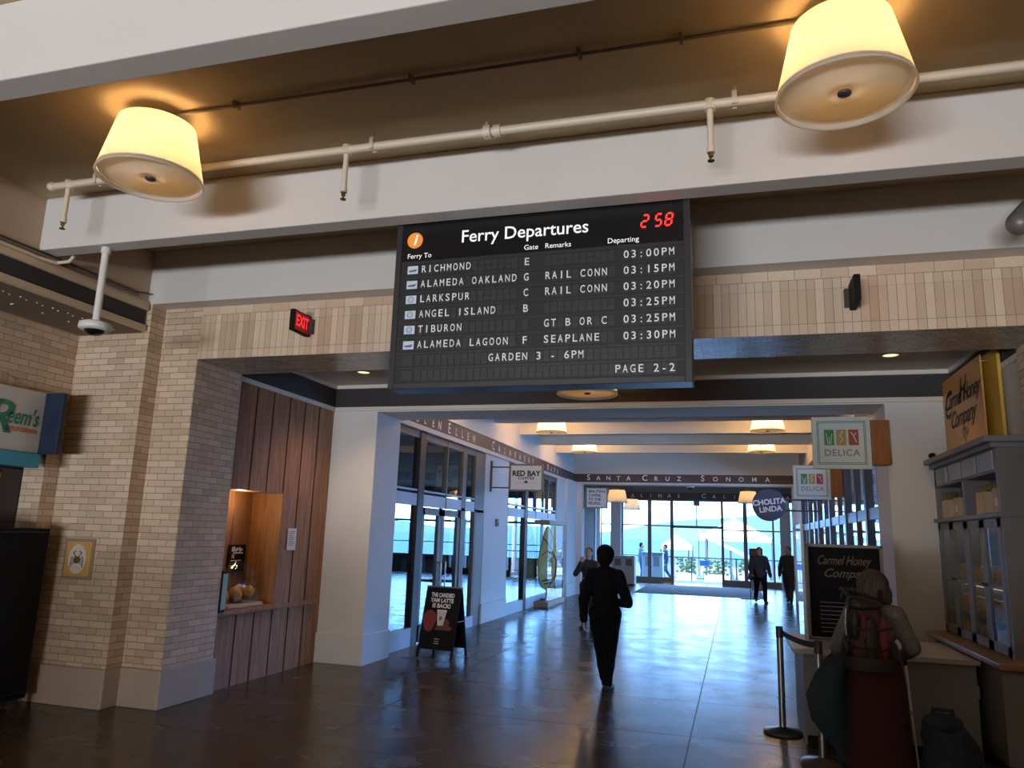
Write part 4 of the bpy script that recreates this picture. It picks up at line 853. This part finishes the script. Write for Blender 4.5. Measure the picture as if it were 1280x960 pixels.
t = thing('stand_sign', 'dark floor standing sign on a flat foot by the far doors', 'sign', (.42, 25.6, 0)); part('foot', 'black', t, (-.32, .25, -.2, .2, 0, .02)); part('post', 'bronze', t, (-.03, .0, -.02, .02, .02, 1.55)); part('panel', 'bronze', t, (.0, .38, -.015, .015, .75, 1.55)); part('poster', 'counter_top', t, (.02, .36, -.012, .012, .25, .75))
# ---------------------------------------------------------------- outdoors
def railing(xa, xb, y, label):
    t = thing('railing', label, 'railing', ((xa+xb)/2, y, -.12)); w_ = (xb-xa)/2
    MB().box(-w_, w_, -.03, .03, 1.05, 1.10).box(-w_, w_, -.015, .015, .12, .15).build('rail', 'rail_dark', t); n = int((xb-xa)/2)
    for k in range(n+1): MB().box(-w_+k*2-.03, -w_+k*2+.03, -.03, .03, 0, 1.08).build('post', 'rail_dark', t)
    b = MB(); [b.box(-w_+k*.13-.007, -w_+k*.13+.007, -.007, .007, .13, 1.06) for k in range(int((xb-xa)/.13))]; b.build('balusters', 'rail_dark', t)
railing(-12, 8, 36.8, 'dark metal railing along the edge of the pier deck')
t = thing('rail_sign', 'blue rectangular sign fixed to the pier railing', 'sign', (-1.42, 36.70, .72)); part('plate', 'blue_sign', t, (-.2, .2, -.02, .0, -.12, .12)); part('clamp', 'steel', t, (-.05, .05, 0, .05, -.03, .03))
struct('ground_quay', 'deck', (-30, 40, 41.5, 75, -3.2, -.6))
def tent(loc, w_, h_, rz, label):
    t = thing('market_tent', label, 'tent', loc, rz, 'white tents on the quay')
    MB().add([(-w_, -w_, h_), (w_, -w_, h_), (w_, w_, h_), (-w_, w_, h_), (0, 0, h_+w_*.75), (-w_, -w_, h_-.25), (w_, -w_, h_-.25), (w_, w_, h_-.25), (-w_, w_, h_-.25)], [(0, 1, 4), (1, 2, 4), (2, 3, 4), (3, 0, 4), (0, 5, 6, 1), (1, 6, 7, 2), (2, 7, 8, 3), (3, 8, 5, 0)]).build('canopy', 'tent', t)
    for x in (-w_, w_):
        for y in (-w_, w_): MB().cyl((x, y, 0), (x, y, h_), .04, n=8).build('leg', 'rail_dark', t)
tent((-3.5, 48, -.6), .85, 2.0, .2, 'small white peaked tent seen through the left of the open doorway'); tent((-.1, 52.5, -.6), 1.7, 2.6, .5, 'larger white tent beyond the fixed pane right of the doorway')
t = thing('gangway', 'dark sloping ferry gangway roof crossing behind the doorway', 'gangway', (-.3, 45, -.6)); b = MB(); b.loft([[(-1.7, -1, 2.85), (-1.7, 1, 2.85), (-1.7, 1, 2.65), (-1.7, -1, 2.65)], [(1.2, -1, 1.5), (1.2, 1, 1.5), (1.2, 1, 1.3), (1.2, -1, 1.3)]], smooth=False); b.build('roof', 'cab_panel', t)
for x, h_ in ((-1.3, 2.5), (.0, 1.9), (1.0, 1.45)): MB().box(x-.05, x+.05, -.9, -.8, 0, h_).box(x-.05, x+.05, .8, .9, 0, h_).build('post', 'rail_dark', t)
MB().box(-1.6, 1.2, -.8, .8, 0, .9).build('side_wall', 'cab_panel', t)
t = thing('curved_mast', 'pale curved lamp mast outside the right hand glazing', 'mast', (2.3, 42.0, -.6)); MB().tube([(0, 0, 0), (0, 0, 3.4), (-.1, 0, 3.9), (-.5, 0, 4.4), (-1.1, 0, 4.9), (-1.7, 0, 5.2)], .12, 12).build('arm', 'white', t); MB().ball((-1.7, 0, 5.15), (.25, .2, .1), 12, 8).build('lamp_head', 'white', t)
t = thing('ticket_kiosk', 'low grey ticket machine standing outside the left glazing', 'machine', (-3.55, 34.6, -.12)); part('body', 'cab_panel', t, (-.45, .45, -.3, .3, 0, 1.25), bevel=.02); part('screen', 'ink_grey', t, (-.3, -.05, -.31, -.29, .7, 1.1), (.05, .3, -.31, -.29, .7, 1.1)); part('hood', 'cab_panel', t, (-.48, .48, -.36, .3, 1.25, 1.3))
for k, (x, y, w_) in enumerate(((-2.6, 42.6, 1), (-1.0, 42.6, 1.3), (3.6, 42.8, 1.2), (.6, 42.5, .9))):
    t = thing('planter', ('leafy planter left of the gangway', 'leafy planter under the gangway', 'leafy planter by the curved mast', 'leafy planter at the foot of the larger tent')[k], 'planter', (x, y, -.6)); part('box', 'tent', t, (-w_*.5, w_*.5, -.4, .4, 0, .6)); b = MB(); rr = random.Random(k)
    for q in range(60): c = Vector((rr.uniform(-.5, .5)*w_, rr.uniform(-.4, .4), .6+rr.uniform(0, .8))); b.ball(c, (.09, .09, .07), 6, 4)
    b.build('foliage', 'leaf', t)
# ---------------------------------------------------------------- people
def blob(name, m, parent, caps=(), balls=(), extra=None, voxel=.012, smooth=4, disp=0, keep=None):
    b = MB()
    for p0, p1, ra, rb in caps:
        p0, p1 = Vector(p0), Vector(p1); b.cyl(p0, p1, ra, rb, 16); b.ball(p0, (ra,)*3, 16, 10); b.ball(p1, (rb,)*3, 16, 10)
    for c, r in balls: b.ball(c, r, 20, 14)
    if extra: extra(b)
    o = b.build(name, m)
    r = o.modifiers.new('r', 'REMESH'); r.mode = 'VOXEL'; r.voxel_size = voxel; r.use_smooth_shade = True
    s = o.modifiers.new('s', 'SMOOTH'); s.factor = .5; s.iterations = smooth
    if disp:
        tx = bpy.data.textures.get('folds') or bpy.data.textures.new('folds', 'CLOUDS'); tx.noise_scale = .11; tx.noise_depth = 2
        d = o.modifiers.new('d', 'DISPLACE'); d.texture = tx; d.strength = disp; d.mid_level = .5; d.texture_coords = 'LOCAL'
    bpy.context.view_layer.update()
    me = bpy.data.meshes.new_from_object(o.evaluated_get(bpy.context.evaluated_depsgraph_get()))
    me.name = name; me.materials.clear(); me.materials.append(MATS[m])
    for p in me.polygons: p.use_smooth = True
    bpy.data.objects.remove(o); o = bpy.data.objects.new(name, me); COL.objects.link(o); o.parent = parent
    return o
def hand_caps(wrist, d, palm_n, side, k=1.0, curl=.5):
    # palm + five bent fingers; d = pointing direction, palm_n = palm normal, side = direction of the thumb
    d, n, s = Vector(d).normalized(), Vector(palm_n).normalized(), Vector(side).normalized(); w = Vector(wrist); out = []
    for q in (-.6, -.2, .2, .6): out.append((w+d*.012*k+s*q*.022*k, w+d*.085*k+s*q*.060*k*.9, .015*k, .0125*k))
    for q, l in ((.6, .070), (.2, .080), (-.2, .074), (-.6, .058)):
        a = w+d*.085*k+s*q*.054*k; b = a+(d*math.cos(curl*.5)+n*math.sin(curl*.5))*l*.5*k; c = b+(d*math.cos(curl*1.6)+n*math.sin(curl*1.6))*l*.42*k
        out += [(a, b, .0098*k, .009*k), (b, c, .009*k, .0075*k)]
    a = w+d*.03*k+s*.028*k; b = a+(d*.6+s*.75+n*.25).normalized()*.045*k; c = b+(d*.85+s*.2+n*.5).normalized()*.032*k
    return out+[(a, b, .0125*k, .011*k), (b, c, .0105*k, .0085*k)]
def person(name_label, loc, rz, h, J, skin='skin', jacket='cloth_black', trousers='trousers_black', hair='hair_black', voxel=.012, hairfn=None, shoe='shoe_black', jr=1.0, fat=1.0, skirt=None, sleeves=True, disp=.012):
    t = thing('person', name_label, 'person', loc, rz)
    S = lambda x, y, z: Vector((x*h, y*h, z*h))
    pel, che, nek, hed = J.get('pelvis', S(0, 0, .53)), J.get('chest', S(0, .005, .735)), J.get('neck', S(0, .0, .835)), J.get('head', S(0, .012, .920))
    body = []; balls = []; f = fat
    # head, neck, face
    u = J.get('look', Vector((0, 1, 0))).normalized(); rr_ = u.cross(Vector((0, 0, 1))).normalized(); zz = rr_.cross(u)
    hd = lambda x, y, z: hed+rr_*x*h+u*y*h+zz*z*h
    body += [(S(*(0, 0, 0))+che, nek, .055*h*f, .034*h), (nek, hd(0, -.005, -.02), .034*h, .036*h), (che, pel, .05*h, .05*h)]
    balls += [(hd(0, 0, .008), (.045*h, .055*h, .062*h))]
    body += [(hd(0, .02, -.03), hd(0, .035, -.052), .034*h, .020*h), (hd(0, .05, .002), hd(0, .063, -.012), .008*h, .010*h)]
    for sx in (-1, 1): body += [(hd(sx*.046, -.002, .004), hd(sx*.047, -.006, -.014), .009*h, .006*h), (hd(sx*.018, .046, .012), hd(sx*.026, .043, .012), .010*h, .008*h)]
    jk = [(che, pel+(che-pel)*.05, .078*h*f*jr, .083*h*f*jr)]; tr = []; shoes = []
    for sx, nm in ((-1, 'l'), (1, 'r')):
        sh = J.get('sh_'+nm, che+S(sx*.094*f, -.005, .052)); el = J['el_'+nm]; wr = J['wr_'+nm]
        hp = pel+S(sx*.052*f, 0, -.01); kn = J['kn_'+nm]; an = J['an_'+nm]
        body += [(che+S(sx*.04, 0, .03), sh, .03*h, .028*h), (sh, el, .030*h, .024*h), (el, wr, .024*h, .016*h)]
        dv = J.get('hd_'+nm, wr-el); body += hand_caps(wr, dv, J.get('pn_'+nm, Vector((-sx, 0, 0))), J.get('th_'+nm, Vector((0, 1, 0))), h/1.72, J.get('curl', .7))
        body += [(hp, kn, .038*h, .030*h), (kn, an, .030*h, .020*h)]
        ft = J.get('ft_'+nm, Vector((sx*.15, 1, 0))).normalized()
        jk += [(che+S(sx*.045*f, 0, .05), sh, .058*h*f, .043*h), (sh, el, .043*h*jr, .036*h*jr), (el, el.lerp(wr, .95), .036*h*jr, .026*h*jr)]
        tr += [(hp, kn, .066*h*f, .046*h), (kn, an+S(0, 0, .012), .045*h, .036*h), (pel+S(0, 0, .03), hp, .075*h*f, .07*h*f)]
        z0 = Vector((0, 0, 0)); a0 = Vector((an.x, an.y, an.z))
        lift = an.z-.045*h
        heel = a0+ft*(-.020*h); heel.z = .022*h+lift; toe = a0+ft*(.085*h); toe.z = .018*h+lift*J.get('toe_'+nm, 1)
        shoes.append((nm, [(heel, toe, .023*h, .020*h), (a0+S(0, 0, .012), heel.lerp(toe, .35), .028*h, .026*h), (heel.lerp(toe, .6), toe, .027*h, .021*h)]))
        body += [(an, heel.lerp(toe, .7), .018*h, .015*h)]
    for c_, r_ in (((che+pel)/2, (.082*h*f, .058*h*f, .12*h)),): pass
    blob('body', skin, t, body, balls, None, min(voxel, .0075 if voxel < .011 else voxel), 2)
    if skirt: skirt(t)
    else: blob('trousers', trousers, t, tr, (), None, voxel, 5, disp)
    blob('jacket', jacket, t, jk, [(che+S(0, 0, -.02), (.098*h*f*jr, .066*h*f*jr, .11*h)), ((che*.4+pel*.6), (.088*h*f*jr, .064*h*f*jr, .12*h)), (pel+S(0, 0, .0), (.09*h*f*jr, .068*h*f*jr, .06*h)), (nek+S(0, -.012, -.012), (.060*h, .052*h, .034*h)), (nek+S(0, -.045, -.028), (.052*h, .026*h, .030*h))], None, voxel, 5, disp)
    for nm, c in shoes: blob('shoe', shoe, t, c, (), (lambda b: None), voxel, 3)
    def cap_hair(b):
        pass
    hc = [(hd(0, -.012, .022), (.051*h, .056*h, .054*h)), (hd(0, -.030, -.005), (.047*h, .036*h, .045*h))]
    hcaps = [(hd(0, -.03, -.02), hd(0, -.028, -.035), .035*h, .028*h)]
    if hairfn: a1, a2 = hairfn(hd, h); hc += a1; hcaps += a2
    blob('hair', hair, t, hcaps, hc, None, voxel*.8, 3, .006)
    fb = MB()
    for sx in (-1, 1): fb.use('hair_black').ball(hd(sx*.019, .053, .010), (.0055*h, .003*h, .004*h), 8, 6)
    fb.build('eyes', None, t)
    mb_ = MB(); mb_.ball(hd(0, .055, -.034), (.014*h, .004*h, .004*h), 10, 6); mb_.build('mouth', 'print_brown' if skin == 'skin' else 'leather', t)
    return t
def std(h, **o):
    S = lambda x, y, z: Vector((x*h, y*h, z*h))
    J = dict(el_l=S(-.145, -.02, .62), wr_l=S(-.150, .03, .475), el_r=S(.145, -.02, .62), wr_r=S(.150, .03, .475), kn_l=S(-.055, .02, .285), an_l=S(-.055, 0, .045), kn_r=S(.055, .02, .285), an_r=S(.055, 0, .045))
    for k, v in o.items(): J[k] = S(*v) if isinstance(v, tuple) else v
    return J
# the walker in black, seen from behind: left arm hanging, right forearm bent in front
h = 1.66
person('person in black hooded jacket and trousers walking away across the glossy floor', (-1.52, 9.28, 0), math.radians(4), h,
       std(h, el_l=(-.150, -.03, .615), wr_l=(-.153, .0, .462), el_r=(.165, -.035, .60), wr_r=(.07, .125, .59), pn_r=Vector((0, 0, 1)), th_r=Vector((-.3, .3, 1)), kn_l=(-.036, .045, .285), an_l=(-.012, .13, .05), kn_r=(.042, .01, .282), an_r=(.022, -.035, .045), look=Vector((.05, 1, -.1)), ft_r=Vector((.35, 1, 0)), ft_l=Vector((.0, 1, 0))),
       voxel=.010, jr=1.08, hairfn=lambda hd, h: ([(hd(0, -.010, .018), (.066*h, .070*h, .066*h)), (hd(0, -.03, -.015), (.060*h, .05*h, .055*h)), (hd(0, -.03, -.055), (.040*h, .035*h, .04*h))], []), shoe='shoe_black', disp=.016)
# woman with the backpack
h = 1.56; WX, WY = .985, 6.50
def skirt(t):
    rings = []
    for k, (z, a, b_) in enumerate(((.93, .165, .125), (.86, .185, .145), (.72, .205, .165), (.45, .215, .175), (.2, .225, .185), (.05, .235, .195))):
        rings.append([(a*math.cos(q)*(1+.035*k/5*math.sin(7*q+.4)+.02*k/5*math.sin(13*q)), b_*math.sin(q)*(1+.035*k/5*math.sin(7*q+.4)), z) for q in [2*PI*i/64 for i in range(64)]])
    MB().loft(rings).build('skirt', 'cloth_burgundy', t)
pw = person('woman with grey brown bobbed hair, patterned jacket and long burgundy skirt at the counter', (WX, WY, 0), math.radians(3), h,
       std(h, pelvis=(0, -.01, .56), chest=(.01, .03, .745), neck=(.015, .05, .845), head=(.020, .075, .925), look=Vector((-.15, 1, -.22)), el_l=(-.165, .03, .63), wr_l=(-.135, .165, .575), el_r=(.168, -.01, .645), wr_r=(.152, .115, .60), pn_r=Vector((-1, 0, 0)), th_r=Vector((0, .4, 1)), pn_l=Vector((0, 0, -1)), th_l=Vector((1, 0, 0)), curl=1.0),
       jacket='cloth_grey', hair='hair_grey', voxel=.010, jr=1.04, fat=1.02, skirt=skirt, disp=.016,
       hairfn=lambda hd, h: ([(hd(0, -.012, .004), (.076*h, .074*h, .076*h)), (hd(0, -.022, -.04), (.082*h, .062*h, .058*h)), (hd(0, -.03, -.07), (.076*h, .050*h, .035*h))], []))
t = thing('backpack', 'dark burgundy and black backpack worn by the woman at the counter', 'backpack', (WX-.065, WY-.20, 1.12), math.radians(3))
blob('main_bag', 'pack_red', t, (), [((-.01, 0, .0), (.145, .10, .20)), ((0, .0, -.10), (.16, .105, .15)), ((-.02, .01, .12), (.125, .085, .11))], None, .012, 4, .02)
blob('front_pocket', 'pack_black', t, (), [((.0, -.085, -.04), (.055, .035, .17)), ((-.10, -.06, .06), (.04, .04, .12))], None, .010, 3, .012)
blob('red_panel', 'strap_red', t, (), [((.085, -.075, -.02), (.035, .03, .15)), ((-.045, -.09, .05), (.02, .02, .10))], None, .010, 3, .008)
for zz in (-.09, .05): MB().tube([(-.16, -.06, zz), (-.08, -.125, zz-.01), (.06, -.128, zz-.015), (.15, -.06, zz)], .009, 6).build('compression_strap', 'pack_black', t)
MB().tube([(-.155, -.05, .17), (-.165, -.055, .06), (-.16, -.05, -.02)], .006, 6).build('reflective_trim', 'steel', t)
blob('side_pocket', 'pack_black', t, (), [((-.16, .0, -.10), (.04, .07, .09)), ((.155, .0, -.12), (.04, .07, .08))], None, .010, 3)
blob('lid', 'pack_black', t, (), [((-.02, -.01, .20), (.13, .095, .045)), ((-.08, -.02, .225), (.07, .06, .04))], None, .010, 3, .02)
MB().tube([(-.10, .07, .24), (-.12, .16, .29), (-.13, .24, .22)], .016, 8).tube([(.10, .07, .24), (.13, .16, .29), (.13, .24, .22)], .016, 8).build('strap', 'pack_black', t)
MB().tube([(-.14, -.09, .25), (-.16, -.095, .1), (-.155, -.09, -.05)], .008, 6).build('buckle_strap', 'pack_black', t)
b = MB(); b.loft([[(.17*math.cos(q), .115*math.sin(q), -.255+dz) for q in [2*PI*i/24 for i in range(24)]] for dz in (0, .09)]); b.build('hip_belt', 'pack_black', t)
t = thing('jacket', 'dark teal jacket draped over the left arm of the woman', 'jacket', (WX-.33, WY+.06, .58), math.radians(10))
rings = []
for k, (z, a, b_, ox) in enumerate(((.35, .05, .06, .10), (.30, .085, .08, .08), (.18, .12, .09, .03), (.02, .155, .09, -.015), (-.12, .15, .08, .0), (-.22, .11, .07, .04), (-.33, .07, .055, .09), (-.42, .055, .05, .11))):
    rings.append([(ox+a*math.cos(q)*(1+.10*math.sin(5*q+k*.5)), b_*math.sin(q)*(1+.14*math.sin(4*q+.6*k)), z+.012*math.sin(3*q)) for q in [2*PI*i/40 for i in range(40)]])
MB().loft(rings).build('shell', 'cloth_teal', t)
b = MB(); b.loft([[(.12+r*math.cos(q)*(1+.1*math.sin(5*q)), .02+r*math.sin(q), z) for q in [2*PI*i/20 for i in range(20)]] for z, r in ((.28, .05), (.1, .062), (-.15, .058), (-.40, .05))]); b.build('sleeve', 'cloth_navy', t)
for z in (-.30, -.34): MB().ball((.12, -.05, z), (.007, .004, .007), 8, 6).build('button', 'steel', t)
t = thing('walking_cane', 'slim white jointed cane in the right hand of the woman', 'cane', (WX+.238, WY+.01, 0))
MB().cyl((.0, .20, .99), (.012, .13, .53), .0095, n=10).build('upper_shaft', 'white', t); MB().cyl((.012, .13, .53), (.028, .05, .02), .008, n=10).build('lower_shaft', 'white', t)
MB().cyl((-.001, .205, 1.02), (.0, .18, .86), .013, n=10).build('grip', 'black', t); MB().cyl((.0117, .132, .545), (.0125, .128, .515), .0105, n=10).build('joint', 'steel', t)
t = thing('rolling_bag', 'rounded dark navy bag standing on the floor beside the woman', 'bag', (1.40, 6.25, 0))
blob('body', 'cloth_navy', t, (), [((0, 0, .30), (.19, .13, .27)), ((-.02, 0, .20), (.19, .14, .18)), ((-.09, 0, .45), (.10, .10, .17))], None, .014, 4, .02)
blob('top_flap', 'cloth_navy', t, (), [((-.05, -.01, .55), (.13, .10, .07))], None, .012, 3, .02)
MB().tube([(-.10, 0, .58), (-.10, 0, .64), (.02, 0, .64), (.02, 0, .57)], .012, 8).build('handle', 'pack_black', t)
for x in (-.13, .13): MB().cyl((x, -.09, .03), (x+.03, -.09, .03), .03, n=14).build('wheel', 'black', t)
# people further off
h = 1.56
person('woman in an olive jacket with one hand raised to her face, behind the walker', (-2.78, 15.0, 0), math.radians(170), h, std(h, el_r=(.15, .07, .66), wr_r=(.05, .13, .80), el_l=(-.16, .03, .63), wr_l=(-.03, .12, .62), hd_r=Vector((-.1, .2, 1)), pn_r=Vector((0, -1, 0)), th_r=Vector((-1, 0, 0))), jacket='cloth_olive', trousers='cloth_brown', hair='hair_brown', voxel=.013, hairfn=lambda hd, h: ([(hd(0, -.03, -.04), (.05*h, .035*h, .07*h))], []))
h = 1.62
person('man in dark loose clothes carrying a bag, nearer of the two at the far right', (.66, 24.2, 0), math.radians(195), h, std(h, el_r=(.17, -.02, .62), wr_r=(.17, .09, .52), el_l=(-.17, -.05, .62), wr_l=(-.20, -.03, .47), kn_l=(-.06, .07, .285), an_l=(-.055, .10, .045), kn_r=(.06, -.02, .285), an_r=(.055, -.12, .06)), jacket='cloth_brown', trousers='trousers_black', hair='hair_black', voxel=.014, jr=1.25, fat=1.1)
t = thing('shoulder_bag', 'dark bag carried at the side of the far right man', 'bag', (.40, 24.25, .74)); blob('pouch', 'leather', t, (), [((0, 0, 0), (.09, .14, .13))], None, .014, 3); MB().tube([(0, -.1, .1), (.0, 0, .36), (0, .1, .1)], .012, 6).build('strap', 'leather', t)
h = 1.66
person('person in a long dark jacket walking close to the far right wall', (1.50, 24.75, 0), math.radians(168), h, std(h, el_r=(.15, -.04, .62), wr_r=(.155, .02, .47), el_l=(-.15, .0, .62), wr_l=(-.15, .06, .48), kn_l=(-.05, .06, .285), an_l=(-.04, .11, .045), kn_r=(.05, -.01, .285), an_r=(.035, -.12, .06)), jacket='cloth_olive', trousers='cloth_brown', hair='hair_black', voxel=.014, jr=1.12)
h = 1.66
person('person in a blue jacket and jeans striding past outside the glazing', (-3.12, 36.0, -.12), math.radians(105), h, std(h, kn_l=(-.05, .08, .285), an_l=(-.05, .15, .05), kn_r=(.05, -.02, .29), an_r=(.05, -.16, .07), el_r=(.15, -.05, .62), wr_r=(.15, -.02, .48)), jacket='cloth_navy', trousers='cloth_jeans', voxel=.016)
person('person in dark clothes standing outside behind the ticket machine', (-4.15, 35.4, -.12), math.radians(-80), 1.70, std(1.70), jacket='cloth_jeans', trousers='cloth_jeans', voxel=.016)
person('person in a tan coat walking inside the coffee shop, seen through the second window', (-6.6, 20.5, 0), math.radians(185), 1.68, std(1.68, kn_l=(-.05, .06, .285), an_l=(-.05, .10, .045), kn_r=(.05, -.02, .285), an_r=(.05, -.12, .06)), jacket='cloth_tan', trousers='cloth_black', hair='hair_black', voxel=.016, jr=1.15)
person('customer in dark clothes standing by the cafe table inside the coffee shop', (-7.8, 15.6, 0), math.radians(60), 1.70, std(1.70), jacket='cloth_black', trousers='trousers_black', hair='hair_black', voxel=.016)
